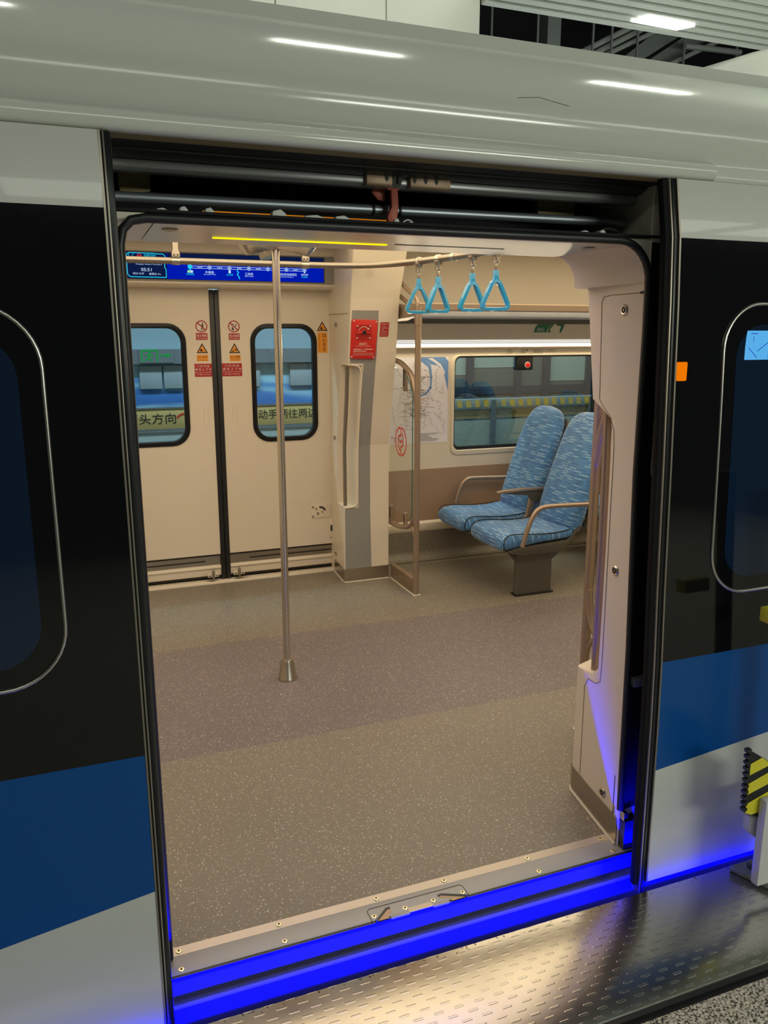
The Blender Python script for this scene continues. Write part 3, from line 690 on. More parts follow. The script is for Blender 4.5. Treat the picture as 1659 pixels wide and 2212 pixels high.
# ------------------------------------------------------------------ vestibule pillars
FZ = [0, .9, 1.2, 1.48, 1.8, 2.07, 2.2]; FYV = [4.745, 4.74, 4.68, 4.62, 4.57, 4.512, 4.49]
def fy(z): return interp(z, FZ, FYV)
def lev(zs, fn): return [fn(z) for z in zs]
fp = empty('vestibule_pillar', (1.70, 4.92, 0), 'cream pillar beside the closed doors with grey stripe and red release box', 'pillar')
def far_sec(z, notch=False):
    y = fy(z); w = 1.862 + max(0, z - 1.8) * 0.09
    if notch: return [(w+0.01, 5.12, z), (1.578, 5.12, z), (1.566, y+0.17, z), (1.600, y+0.165, z), (1.625, y+0.12, z), (1.640, y+0.010, z), (1.650, y, z), (w, y, z)]
    return [(w+0.01, 5.12, z), (1.578, 5.12, z), (1.566, y+0.17, z), (1.560, y+0.06, z), (1.556, y+0.010, z), (1.558, y+0.003, z), (1.566, y, z), (w, y, z)]
pb = MB()
pb.loft([far_sec(z) for z in (0.0, 0.25, 0.49, 0.505)])
pb.loft([far_sec(0.505, True) if z == 0.505 else far_sec(z, True) for z in (0.505, 0.55, 0.9, 1.2, 1.35, 1.405)])
pb.loft([far_sec(z) for z in (1.405, 1.48, 1.6, 1.7, 1.8, 1.9, 2.0, 2.07, ZC)])
pb.build('pillar_body', 'cream', fp)
# rounded lip of the recess
MB().tube(smooth_path([(1.566, 4.80, 1.41), (1.558, fy(1.41)-0.001, 1.412), (1.62, fy(1.405)-0.002, 1.405), (1.645, fy(1.38)-0.002, 1.37), (1.648, fy(1.2)-0.002, 1.2), (1.648, fy(.9)-0.002, 0.9), (1.648, fy(.6)-0.002, 0.56), (1.642, fy(.51)-0.002, 0.508), (1.56, fy(.5)-0.001, 0.500), (1.566, 4.80, 0.520)], 2), 0.006, 8).build('recess_lip', 'cream', fp, smooth=True)
gs = MB()
zl = [0.092, 0.3, 0.5, 0.51]
gs.loft([[(1.562 if z < 0.505 else 1.655, fy(z)-0.0012, z), (1.744 - 0.012*min(1, z/0.5), fy(z)-0.0012, z)] for z in (0.092, 0.3, 0.498)], cap=False, closed=False)
gs.loft([[(1.655, fy(z)-0.0012, z), (1.733, fy(z)-0.0012, z)] for z in (0.498, 0.6, 0.9, 1.2, 1.412)], cap=False, closed=False)
gs.loft([[(1.566, fy(z)-0.0012, z), (1.734, fy(z)-0.0012, z)] for z in (1.418, 1.48, 1.6, 1.7, 1.728)], cap=False, closed=False)
gs.loft([[(1.655, fy(z)-0.0012, z), (1.734, fy(z)-0.0012, z)] for z in (1.412, 1.418)], cap=False, closed=False)
gs.build('grey_stripe', 'grey_strip', fp)
def kick(parent, path, z1, m='kick'):
    b = MB(); b.loft([[(x, y, z) for x, y in path] for z in (0.004, z1)], cap=False, closed=False); b.build('kick_plate', m, parent)
    MB().tube([(x, y, 0.003) for x, y in path], 0.006, 6).build('floor_seal', 'caulk', parent)
kick(fp, [(1.577, 5.09), (1.564, 4.90), (1.557, 4.80), (1.556, 4.742), (1.862, 4.742), (1.872, 4.80)], 0.092)
hr = MB().tube([(1.556, fy(1.40)-0.012+0.03, 1.398), (1.562, fy(1.35)+0.022, 1.36), (1.566, fy(1.2)+0.02, 1.2), (1.568, fy(.9)+0.02, 0.9), (1.570, fy(.6)+0.02, 0.6), (1.571, fy(.5)+0.02, 0.515)], 0.0125, 14).build('grab_rail', 'steel', fp, smooth=True)
for z, y in ((1.65, 4.90), (0.93, 4.95), (0.14, 4.96)):
    MB().lathe([(0.014, 0), (0.014, -0.004), (0.009, -0.006), (0.008, -0.002)], (1.566, y, z), 'x', 14).build('quarter_turn_lock', 'steel', fp, smooth=True)
MB().tube([(1.568, 5.06, 1.712), (1.5605, fy(1.71)+0.06, 1.712)], 0.0015, 6).build('panel_seam', 'cream_dark', fp)
sp = [disc(1.662+dx*0.0065, 1.936+dz*0.0065, 0.0013, 6) for dx in range(-4, 5) for dz in range(-4, 5) if dx*dx+dz*dz < 19]
flat('speaker_perforation', sp, -0.001, 'brown', fp, yf=fy)

er = empty('emergency_release', (1.64, 4.6, 1.44), 'bright red emergency door release box with a round knob on the pillar', 'emergency release')
def slab(parent, name, pts, off, th, m, bev=0.0):
    b = MB(); b.loft([[(u, fy(v)-off, v) for u, v in pts], [(u, fy(v)-off-th, v) for u, v in pts]]); return b.build(name, m, parent, bevel=bev)
box = slab(er, 'cover_plate', [(1.563, 1.456), (1.572, 1.446), (1.712, 1.442), (1.722, 1.450), (1.729, 1.662), (1.720, 1.672), (1.572, 1.677), (1.563, 1.668)], 0.0015, 0.012, 'red', 0.002)
slab(er, 'recess', rrect(1.590, 1.689, 1.557, 1.645, 0.010, 4), 0.0138, 0.001, 'red_recess')
kb = slab(er, 'turn_handle', [(1.594, 1.592), (1.686, 1.592), (1.686, 1.599), (1.655, 1.606), (1.640, 1.618), (1.625, 1.606), (1.594, 1.599)], 0.0148, 0.008, 'red', 0.002)
MB().lathe([(0.012, 0), (0.012, -0.012), (0.007, -0.013), (0.006, -0.006)], (1.640, fy(1.601)-0.020, 1.601), 'y', 18).build('key_socket', 'screw_dark', kb, smooth=True)
rf = lambda z: fy(z)-0.0152
flat('turn_arrow', ring_polys(1.640, 1.601, 0.034, 0.0315, 16, 1.0, 35, 165) + [[(1.668, 1.628), (1.676, 1.620), (1.664, 1.617)]], 0, 'white_ink', er, yf=rf)
for x, z in ((1.575, 1.665), (1.718, 1.660), (1.570, 1.456), (1.710, 1.452), (1.599, 1.636), (1.680, 1.636), (1.599, 1.566), (1.680, 1.566)):
    MB().lathe([(0.005, 0), (0.005, -0.003), (0.002, -0.004)], (x, fy(z)-0.0135, z), 'y', 10).build('screw', 'chrome', er, smooth=True)
tf = lambda z: fy(z)-0.0142
text(er, '紧急开门', 1.640, 1.533, 0.050, 0.014, 0, 'white_ink', yf=tf); text(er, 'To open door in an emergency', 1.640, 1.520, 0.098, 0.006, 0, 'white_ink', yf=tf)
for s_, z, w in (('非紧急情况下，严禁擅自操作，', 1.502, 0.128), ('违者将追究法律责任！', 1.491, 0.085), ('Unauthorized opening of door may be a', 1.478, 0.128), ('contravention of the law and is punishable', 1.468, 0.134)):
    text(er, s_, 1.643 if w > 0.1 else 1.622, z, w, 0.0085 if ord(s_[0]) > 255 else 0.0065, 0, 'white_ink', yf=tf)
rn = empty('notice_sticker', (1.775, 4.6, 1.576), 'small dark red notice sticker right of the release box on the pillar', 'sticker')
flat('sticker_sheet', [[(1.747, 1.576), (1.803, 1.577), (1.805, 1.661), (1.749, 1.660)]], -0.0022, 'darkred', rn, yf=fy)
text(rn, '紧急解锁 操作说明', 1.777, 1.650, 0.042, 0.006, -0.0030, 'white_ink', yf=fy)
for k, (w, s_) in enumerate(((0.03, '一、打开盖板'), (0.044, '二、顺时针旋转手柄至极限'), (0.022, '三、拉开车门'), (0.044, '四、注意脚下安全有序下车'), (0.040, 'Open the cover and turn'), (0.044, 'the handle then pull doors'))):
    text(rn, s_, 1.753+w/2, 1.637-k*0.0105, w, 0.0055, -0.0030, 'white_ink', yf=fy)

# near pillar (mirror of the far one, at the open doorway)
NZ = [0, 1.38, 1.64, 1.8, 2.0, 2.2]; NYV = [2.157, 2.157, 2.20, 2.235, 2.28, 2.32]
def ny(z): return interp(z, NZ, NYV)
npil = empty('doorway_pillar', (1.68, 2.0, 0), 'cream panel at the right of the open doorway, lit violet near the floor', 'pillar')
def fyn(z): return interp(z, [0.1, 0.67, 1.2, 1.9], [1.828, 1.840, 1.864, 1.868])
def near_sec(z, notch=False):
    y = ny(z)
    if notch: return [(1.503, fyn(z)+0.004, z), (1.527, y-0.145, z), (1.535, y-0.138, z), (1.615, y-0.115, z), (1.640, y-0.09, z), (1.640, y+0.012, z), (1.865, y+0.02, z), (1.865, 1.87, z), (1.505, fyn(z), z)]
    return [(1.503, fyn(z)+0.004, z), (1.527, y-0.145, z), (1.550, y-0.008, z), (1.552, y, z), (1.560, y+0.006, z), (1.60, y+0.010, z), (1.865, y+0.02, z), (1.865, 1.87, z), (1.505, fyn(z), z)]
nb = MB()
nb.loft([near_sec(z) for z in (0.0, 0.2, 0.44, 0.475)])
nb.loft([near_sec(z, True) for z in (0.53, 0.9, 1.2, 1.335)])
def mixs(a, b, t): return [tuple(p + (q - p) * t for p, q in zip(u, v)) for u, v in zip(a, b)]
nb.loft([near_sec(0.475), mixs(near_sec(0.490), near_sec(0.490, True), 0.75), near_sec(0.53, True)], cap=False)
nb.loft([near_sec(1.335, True), near_sec(1.392)], cap=False)
nb.loft([near_sec(z) for z in (1.392, 1.5, 1.64, 1.72, 1.8, 1.86, ZC)])
nb.build('pillar_body', 'cream', npil)
fb_ = MB(); fb_.loft([[(1.5045, fyn(z)-0.001, z), (1.5045, fyn(z)-0.006, z), (1.70, fyn(z)+0.02, z), (1.70, fyn(z)+0.026, z)] for z in (0.13, 0.67, 1.2, 1.84)]); fb_.build('edge_cover', 'black', npil)
fair = [(1.40, 1.850), (1.425, 1.834), (1.455, 1.824), (1.480, 1.805), (1.497, 1.775), (1.503, 1.735), (1.56, 1.735), (1.56, 1.850)]
MB().prism(fair, 'y', 1.872, 2.22).build('corner_fairing', 'cream', npil, smooth=40)
def pface(y, z=1.0):
    n_ = ny(z)
    return interp(y, [fyn(z)+0.004, n_-0.145, n_-0.008, n_], [1.503, 1.527, 1.550, 1.552]) - 0.0006
seam = [(1.872, 1.709), (2.06, 1.709), (2.105, 1.706), (2.118, 1.690), (2.116, 1.60), (2.114, 1.5), (2.112, 1.44), (2.112, 1.395), (2.08, 1.372), (2.035, 1.348), (2.008, 1.31), (2.000, 1.25), (1.995, 0.912), (1.990, 0.55), (1.995, 0.49), (2.02, 0.472), (2.075, 0.464), (2.098, 0.43), (2.098, 0.40), (2.095, 0.10)]
MB().tube([(pface(y, z), y, z) for y, z in seam], 0.0011, 6).build('panel_seam', 'cream_dark', npil)
MB().tube([(pface(1.872, 1.71), 1.872, 1.7095), (pface(1.90, 1.71), 1.90, 1.7095)], 0.004, 6).build('seam_gap', 'black', npil)
for y, z in ((1.978, 1.664), (1.941, 0.883), (1.931, 0.128)):
    lk = MB().lathe([(0.0165, 0.002), (0.0165, -0.003), (0.0125, -0.006), (0.0095, -0.0055), (0.009, -0.001), (0.0, -0.001)], (pface(y, z), y, z), 'x', 22).build('quarter_turn_lock', 'chrome', npil, smooth=True)
    MB().lathe([(0.0075, 0), (0.0075, -0.0045), (0.005, -0.005)], (pface(y, z), y, z), 'x', 14).build('lock_socket', 'screw_dark', lk, smooth=True)
    MB().box(pface(y, z)-0.0065, pface(y, z)-0.004, y-0.0022, y+0.0022, z-0.003, z+0.003).build('key_stub', 'chrome', lk)
kick(npil, [(1.500, 1.835), (1.512, 1.92), (1.548, 2.150), (1.558, 2.172), (1.865, 2.19)], 0.095)
MB().box(1.506, 1.520, 1.808, 1.868, 0.10, 0.128).build('corner_clip', 'chrome', npil, bevel=0.002)
MB().prism([(1.803, 0.0), (1.868, 0.0), (1.868, 0.23), (1.842, 0.185), (1.842, 0.11), (1.822, 0.095), (1.803, 0.10)], 'x', 1.507, 1.560).build('corner_bracket', 'rubber', npil)
MB().tube([(1.590, 2.15, 1.50), (1.588, 2.128, 1.38), (1.582, 2.112, 1.2), (1.577, 2.100, 0.9), (1.575, 2.094, 0.6), (1.575, 2.092, 0.47)], 0.0135, 16).build('grab_rail', 'bronze', npil, smooth=True)

# plain counterparts on the left side of the vestibule
lb = MB(); lb.loft([[(1.616-x, y, z) for x, y, z in reversed(near_sec(z0))] for z0 in (0.0, 0.475, 0.9, 1.38, 1.64, 1.8, ZC)]); lb.build('doorway_pillar', 'cream', wn)
lk_ = MB(); lk_.loft([[(0.122, 1.835, z), (0.104, 1.92, z), (0.066, 2.152, z), (0.056, 2.176, z), (-0.25, 2.19, z)] for z in (0.004, 0.095)], cap=False, closed=False); lk_.build('kick_plate', 'kick', wn)
fb2 = MB(); fb2.loft([[(1.686-x, y, z) for x, y, z in reversed(far_sec(z0))] for z0 in (0.0, 0.9, 1.2, 1.48, 1.8, ZC)]); fb2.build('vestibule_pillar', 'cream', wfl)

# ------------------------------------------------------------------ near door header lining and its black gasket
dh = empty('door_header', (0.8, 2.1, 1.83), 'silver header lining over the open doorway with a glowing yellow strip', 'door header')
MB().prism([(1.866, 1.836), (1.874, 1.830), (2.225, 1.829), (2.240, 1.834), (2.240, 2.10), (2.225, 2.10), (2.225, 1.85), (1.866, 1.85)], 'x', 0.190, 1.425).build('lining_panel', 'header', dh, smooth=30)
MB().prism([(1.866, 1.836), (1.874, 1.830), (2.225, 1.829), (2.240, 1.834), (2.240, 2.10), (2.225, 2.10), (2.225, 1.85), (1.866, 1.85)], 'x', 0.06, 0.187).build('end_panel', 'cream', dh, smooth=30)
MB().prism([(2.0785, 1.8290), (2.0915, 1.8288), (2.0915, 1.8275), (2.0785, 1.8278)], 'x', 0.350, 0.812).build('warning_strip', 'led_yellow', dh)
MB().prism([(2.067, 1.8291), (2.073, 1.8290), (2.073, 1.8280), (2.067, 1.8282)], 'x', 0.83, 1.16).build('lining_seam', 'rail_grey', dh)
for x in (0.233, 1.365):
    MB().lathe([(0.019, 0), (0.019, -0.002), (0.012, -0.004), (0.0, -0.002)], (x, 1.96, 1.8295), 'z', 20).build('oval_lock', 'steel', dh, smooth=True)
gk = [(0.115, 1.848, 0.01), (0.115, 1.848, 1.78), (0.122, 1.848, 1.812), (0.140, 1.848, 1.831), (0.172, 1.848, 1.8375), (0.8, 1.848, 1.8385), (1.385, 1.848, 1.8395)]
gk += [(1.385 + 0.112*math.sin(t), 1.848 + 0.012*(t/(PI/2)), 1.7275 + 0.112*math.cos(t)) for t in [PI/2*k/8 for k in range(1, 9)]]
gk += [(1.500, fyn(z)-0.006, z) for z in (1.6, 1.45, 1.2, 0.9, 0.67, 0.4, 0.2, 0.135)]
MB().tube(gk, 0.0105, 10).build('gasket', 'rubber', dh, smooth=True)

# ------------------------------------------------------------------ door gear above the opening
dm = empty('door_mechanism', (0.8, 2.0, 1.86), 'black door gear cavity with rails and shaft above the open doorway', 'door mechanism')
hb = MB()
hb.box(-0.15, 1.70, 2.20, 2.22, 1.852, 2.10); hb.box(-0.15, 1.70, 1.80, 2.22, 2.08, 2.10); hb.box(-0.17, -0.15, 1.80, 2.22, 1.852, 2.10); hb.box(1.70, 1.72, 1.80, 2.22, 1.852, 2.10)
hb.box(-0.15, 1.70, 1.862, 2.22, 1.852, 1.858)
hb.build('housing', 'void', dm)
MB().prism([(1.90, 1.982), (1.93, 1.972), (1.97, 1.972), (1.99, 1.985), (1.99, 2.06), (1.90, 2.06)], 'x', 0.10, 1.60).build('upper_beam', 'beam_dark', dm, bevel=0.003)
MB().prism([(1.945, 1.956), (1.955, 1.948), (1.985, 1.948), (1.995, 1.956), (1.995, 1.972), (1.945, 1.972)], 'x', 0.10, 1.60).build('track_rail', 'track_grey', dm, bevel=0.003)
MB().rod((0.08, 2.0, 1.8995), (1.52, 2.0, 1.907), 0.0122, 18).build('drive_shaft', 'shaft', dm, smooth=True)
MB().prism([(2.026, 1.8835), (2.030, 1.8835), (2.030, 1.8815), (2.026, 1.8815)], 'x', 0.32, 0.79).build('amber_tube', 'led_amber', dm)
rb = MB()
rb.tube([(0.752 + 0.024*0 + 0.027 + 0.032*math.cos(t), 1.958, 1.976 + 0.030*math.sin(t)) for t in [PI + PI*k/10 for k in range(11)]], 0.004, 8)
rb.prism([(0.772, 1.948), (0.790, 1.948), (0.793, 1.908), (0.789, 1.880), (0.791, 1.868), (0.783, 1.861), (0.766, 1.861), (0.764, 1.882), (0.774, 1.905)], 'y', 1.952, 1.966)
rb.build('fork_bracket', 'redbracket', dm, bevel=0.002)
MB().prism([(0.735, 1.962), (0.77, 1.962), (0.77, 1.922), (0.750, 1.925), (0.735, 1.94)], 'y', 1.985, 1.995).build('back_bracket', 'redbracket', dm, bevel=0.002)
MB().lathe([(0.0065, 0), (0.0065, -0.004), (0.004, -0.005)], (0.786, 1.951, 1.871), 'y', 14).build('bolt', 'pale', dm, smooth=True)
for xa, xb in ((0.700, 0.768), (0.815, 0.925)):
    MB().prism([(1.930, 1.976), (1.998, 1.976), (1.998, 1.952), (1.940, 1.948), (1.930, 1.952)], 'x', xa, xb).build('carrier_plate', 'tan', dm, bevel=0.003)
for x in (0.752, 0.772, 0.788, 0.826, 0.856, 0.885):
    MB().lathe([(0.0075, 0), (0.0075, -0.012), (0.005, -0.02), (0.004, -0.024)], (x, 1.935, 1.978), 'z', 8).build('hanger_bolt', 'rail_grey', dm, smooth=True)
for x in (0.740, 0.812):
    MB().lathe([(0.0125, -0.004), (0.0135, 0.0), (0.0125, 0.004)], (x, 2.0, 1.903), 'x', 16).build('shaft_clamp', 'black', dm, smooth=True)
MB().box(1.272, 1.395, 2.08, 2.11, 1.93, 1.972).build('control_box', 'olive', dm, bevel=0.003)
MB().prism([(1.46, 1.955), (1.50, 1.975), (1.54, 1.965), (1.53, 1.95)], 'y', 2.06, 2.09).build('connector_cover', 'tan', dm, bevel=0.003)
MB().prism([(0.135, 1.985), (0.21, 1.985), (0.21, 1.93), (0.14, 1.92)], 'y', 2.10, 2.13).build('end_box', 'olive', dm, bevel=0.003)
for x, w, h_ in ((0.195, 0.028, 0.012), (0.245, 0.020, 0.018), (0.300, 0.022, 0.018), (0.400, 0.024, 0.010), (0.450, 0.036, 0.022), (0.525, 0.055, 0.014), (0.600, 0.040, 0.016), (0.79, 0.012, 0.012), (1.28, 0.03, 0.012), (1.34, 0.02, 0.016), (1.40, 0.05, 0.008)):
    MB().prism([(x, 1.852), (x+w, 1.852), (x+w*0.95, 1.852+h_*0.6), (x+w*0.6, 1.852+h_), (x+w*0.1, 1.852+h_*0.8)], 'y', 1.875, 1.90).build('cable_connector', 'pale', dm, bevel=0.002)
MB().tube(smooth_path([(0.770, 1.88, 1.855), (0.785, 1.88, 1.868), (0.80, 1.88, 1.862), (0.802, 1.88, 1.854)], 2), 0.002, 6).build('wire_loop', 'pale', dm)
MB().tube(smooth_path([(1.345, 1.88, 1.866), (1.37, 1.88, 1.872), (1.40, 1.88, 1.866), (1.42, 1.88, 1.852)], 2), 0.004, 8).build('cable', 'rubber', dm)

# door pocket frame seen in the slot right of the gasket
dj = empty('door_post', (1.60, 1.88, 0), 'dark door post with locking gear in the slot right of the cream panel', 'door post')
MB().box(1.575, 1.66, 1.80, 1.90, -0.05, 1.86).build('post', 'pocket', dj)
pl = MB().box(1.535, 1.576, 1.868, 1.890, 1.03, 1.155).build('lock_box', 'foot', dj, bevel=0.003)
plate('lock_frame', rrect(1.552, 1.585, 1.045, 1.140, 0.004, 3), [rrect(1.558, 1.585, 1.053, 1.133, 0.003, 3)], 'y', 1.866, 0.006, 'pale', pl)
MB().box(1.537, 1.548, 1.864, 1.868, 1.085, 1.108).build('lock_tag', 'pale', pl)
MB().box(1.536, 1.576, 1.865, 1.890, 0.955, 0.985).build('roller_bracket', 'foot', dj, bevel=0.002)
MB().prism([(1.535, 0.87), (1.548, 0.86), (1.560, 0.86), (1.575, 0.89), (1.576, 0.945), (1.540, 0.945)], 'y', 1.868, 1.880).build('catch_plate', 'pale', dj, bevel=0.002)
MB().box(1.546, 1.554, 1.852, 1.868, 0.862, 0.935).build('catch_bar', 'bronze', dj, bevel=0.002)
MB().prism([(1.82, 0.545), (1.875, 0.565), (1.875, 0.585), (1.82, 0.57)], 'x', 1.515, 1.575).build('brace', 'foot', dj, bevel=0.002)
MB().box(1.520, 1.575, 1.835, 1.875, 0.17, 0.25).build('floor_lock', 'foot', dj, bevel=0.004)

# ------------------------------------------------------------------ threshold, step lip, skirt
ts = empty('door_sill', (0.8, 1.84, 0), 'grey metal threshold plate of the open doorway with brass screws', 'door sill')
MB().box(-0.6, 2.6, 1.796, 1.862, -0.02, 0.001).build('sill_plate', 'sill', ts, bevel=0.001)
MB().prism([(1.862, 0.001), (1.890, 0.004), (1.890, -0.02), (1.862, -0.02)], 'x', -0.6, 2.6).build('sill_edge', 'sill_edge', ts)
MB().box(-0.6, 2.6, 1.788, 1.797, -0.012, -0.001).build('sill_seal', 'rubber', ts)
for x, y, z in [(x, 1.875, 0.0028) for x in (0.141, 0.412, 0.699, 0.916, 1.201, 1.473)] + [(x, 1.811, 0.0010) for x in (0.140, 0.412, 0.669, 0.763, 0.851, 0.945, 1.204, 1.474)]:
    s = MB().lathe([(0.0078, 0), (0.0070, 0.0012), (0.0035, 0.0014), (0.003, 0.0006)], (x, y, z), 'z', 18).build('screw', 'brass', ts, smooth=True)
    MB().lathe([(0.0030, 0.0010), (0.0030, 0.0017)], (x, y, z), 'z', 6).build('screw_socket', 'screw_dark', s)
MB().tube([(0.657, 1.792, 0.0012), (0.657, 1.836, 0.0012), (0.664, 1.843, 0.0012), (0.950, 1.843, 0.0012), (0.957, 1.836, 0.0012), (0.957, 1.792, 0.0012)], 0.0010, 6).build('guide_plate_outline', 'screw_dark', ts)
flat_z = MB(); 
for pts in ([(0.668, 1.790), (0.712, 1.826), (0.724, 1.823), (0.722, 1.811), (0.706, 1.799), (0.708, 1.790)], [(0.946, 1.790), (0.882, 1.823), (0.870, 1.820), (0.876, 1.812), (0.905, 1.800), (0.900, 1.790)]):
    flat_z.prism(pts, 'z', 0.0010, 0.0016)
flat_z.build('guide_slot', 'tan', ts)
for path in ([(0.668, 1.790, 0.0016), (0.712, 1.827, 0.0016), (0.722, 1.827, 0.0016)], [(0.952, 1.792, 0.0016), (0.882, 1.824, 0.0016), (0.872, 1.822, 0.0016)]):
    MB().tube(path, 0.0035, 8).build('slot_edge', 'rail_grey', ts, smooth=True)
MB().box(0.768, 0.842, 1.789, 1.808, 0.0008, 0.0022).build('strike_plate', 'sill_edge', ts)
for xa, xb in ((0.712, 0.768), (0.842, 0.892)):
    MB().box(xa, xb, 1.786, 1.796, -0.003, 0.0025).build('rub_strip', 'lip_edge', ts, bevel=0.001)

bs = empty('train_skirt', (0.8, 1.78, -0.7), 'train sill and skirt below the threshold, flooded by blue light', 'train skirt')
MB().box(-0.6, 3.6, 1.793, 1.87, -0.075, -0.010).build('sill_face', 'skirt', bs)
MB().box(-0.6, 3.6, 1.778, 1.80, -0.082, -0.074).build('step_lip', 'lip', bs, bevel=0.001)
MB().box(-0.6, 3.6, 1.774, 1.780, -0.083, -0.073).build('lip_nosing', 'lip_edge', bs, bevel=0.001)
MB().box(-0.6, 3.6, 1.782, 1.80, -0.70, -0.081).build('skirt_panel', 'skirt', bs)

# ------------------------------------------------------------------ open sliding leaves, outside the body
LZ = [-0.006, 0.1, 0.5, 0.69, 0.9, 1.26, 1.5, 1.84, 2.0]; LYV = [1.662, 1.663, 1.668, 1.674, 1.685, 1.700, 1.712, 1.733, 1.764]
def ly(z): return hermite(z, LZ, LYV)
TH = 0.045
def leaf(name, x0, x1, bz0, bz1, label, side):
    """bz0/bz1: height of the slanting lower edge of the blue band at x0/x1"""
    d = empty(name, ((x0+x1)/2, 1.70, -0.05), label, 'door', kind='structure')
    xs = [x0, x1]
    zrow = [[-0.006]*2, [0.10]*2, [bz0, bz1], [0.55]*2, [0.692]*2, [0.8]*2, [0.9]*2, [1.05]*2, [1.26]*2, [1.38]*2, [1.5]*2, [1.67]*2, [1.838]*2, [1.90]*2, [1.985]*2]
    mi = [0, 0, 1, 1, 2, 2, 2, 2, 2, 2, 2, 2, 0, 0]
    b = MB()
    fr = [[b.bm.verts.new((xs[k], ly(z[k]), z[k])) for k in (0, 1)] for z in zrow]
    bk = [[b.bm.verts.new((xs[k], ly(z[k]) + TH, z[k])) for k in (0, 1)] for z in zrow]
    for i, m_ in enumerate(mi):
        b.face([fr[i][0], fr[i][1], fr[i+1][1], fr[i+1][0]], m_); b.face([bk[i][1], bk[i][0], bk[i+1][0], bk[i+1][1]], 3)
        for k in (0, 1): b.face([fr[i][k], fr[i+1][k], bk[i+1][k], bk[i][k]], 3)
    b.face([fr[0][0], fr[0][1], bk[0][1], bk[0][0]], 0); b.face([fr[-1][0], fr[-1][1], bk[-1][1], bk[-1][0]], 0)
    b.build('panel', ['white_paint', 'blue_paint', 'black_gloss', 'pocket'], d, smooth=25)
    return d
def leaf_sweep(parent, name, xa, xb, ya, yb, m, z0=-0.006, z1=1.985, bev=0.0, sm=True):
    zs = [z0, 0.1, 0.5, 0.69, 0.9, 1.26, 1.5, 1.67, 1.84, z1]
    b = MB(); b.loft([[(xa, ly(z)+ya, z), (xb, ly(z)+ya, z), (xb, ly(z)+yb, z), (xa, ly(z)+yb, z)] for z in zs])
    return b.build(name, m, parent, smooth=25, bevel=bev)
def leaf_window(d, x0, x1, z0, z1, r):
    pts = rrect(x0, x1, z0, z1, r, 10)
    # densify the straight sides so the ring follows the curved leaf
    P = []
    for i in range(len(pts)):
        a, c = pts[i], pts[(i+1) % len(pts)]; n = max(1, int(math.hypot(c[0]-a[0], c[1]-a[1]) / 0.06))
        for k in range(n): P.append((a[0]+(c[0]-a[0])*k/n, a[1]+(c[1]-a[1])*k/n))
    MB().tube([(x, ly(z)-0.001, z) for x, z in P], 0.0048, 10, closed=True).build('window_ring', 'ring', d, smooth=True)
    q = rrect(x0+0.045, x1-0.045, z0+0.045, z1-0.055, r*0.72, 8)
    b = MB(); zs = sorted(set(round(z, 5) for x, z in q))
    rows = []
    for z in zs:
        xl = min(x for x, zz in q if abs(zz-z) < 1e-4); xr = max(x for x, zz in q if abs(zz-z) < 1e-4)
        rows.append((z, xl, xr))
    ins = []
    for (za, la, ra), (zb, lb, rb_) in zip(rows[:-1], rows[1:]):
        n = max(1, int((zb-za)/0.05))
        for k in range(n): t = k/n; ins.append((za+(zb-za)*t, la+(lb-la)*t, ra+(rb_-ra)*t))
    ins.append(rows[-1])
    b.loft([[(l, ly(z)-0.0008, z), (r_, ly(z)-0.0008, z)] for z, l, r_ in ins], cap=False, closed=False)
    b.build('window_pane', 'tint_pane', d, smooth=True)
d1 = leaf('door_1', -1.15, 0.083, 0.354-0.157*1.233, 0.3545, 'open door leaf left of the doorway, its black window cut by the photo edge', 'R')
leaf_window(d1, -0.62, -0.055, 0.884, 1.655, 0.125)
leaf_sweep(d1, 'edge_trim', 0.0825, 0.0865, -0.002, 0.008, 'bead')
leaf_sweep(d1, 'edge_seal', 0.0865, 0.106, 0.002, 0.058, 'rubber_gloss', -0.05, bev=0.004)
leaf_sweep(d1, 'seal_bead', 0.0895, 0.0935, -0.0015, 0.006, 'bead', bev=0.0015)
d2 = leaf('door_2', 1.486, 2.75, 0.359, 0.359+0.10*1.264, 'open door leaf right of the doorway with a small painted amber reflection', 'L')
leaf_window(d2, 1.643, 2.21, 0.868, 1.676, 0.125)
leaf_sweep(d2, 'edge_trim', 1.4815, 1.4865, -0.002, 0.008, 'bead')
leaf_sweep(d2, 'edge_seal', 1.468, 1.4815, 0.002, 0.044, 'rubber_gloss', -0.05, bev=0.004)
leaf_sweep(d2, 'seal_bead', 1.463, 1.4695, 0.005, 0.040, 'bead', -0.045, bev=0.002)
leaf_sweep(d2, 'seal_lip', 1.448, 1.463, 0.012, 0.034, 'rubber_matt', -0.02, bev=0.004)
MB().box(1.4885, 1.5215, ly(1.5)-0.004, ly(1.5)+0.004, 1.4745, 1.524).build('amber_reflection', 'amber_reflection_glow', d2, bevel=0.003)  # amber reflection painted as a small glowing block, no lamp on the leaf

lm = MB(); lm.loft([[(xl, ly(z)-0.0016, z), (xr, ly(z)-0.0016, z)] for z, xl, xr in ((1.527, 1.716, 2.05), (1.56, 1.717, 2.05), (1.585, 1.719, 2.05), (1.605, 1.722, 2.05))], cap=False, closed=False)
lm_ = lm.build('map_reflection', 'pane_map_reflection', d2)  # reflected map painted as a glowing sheet on the pane, no screen here
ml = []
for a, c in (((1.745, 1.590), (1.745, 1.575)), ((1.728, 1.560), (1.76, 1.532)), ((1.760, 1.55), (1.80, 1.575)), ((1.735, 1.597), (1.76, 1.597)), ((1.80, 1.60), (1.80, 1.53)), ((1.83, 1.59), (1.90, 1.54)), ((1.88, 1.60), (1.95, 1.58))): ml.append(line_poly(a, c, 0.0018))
flat('map_reflection_lines', ml, -0.0021, 'scr_blue', lm_, yf=ly)
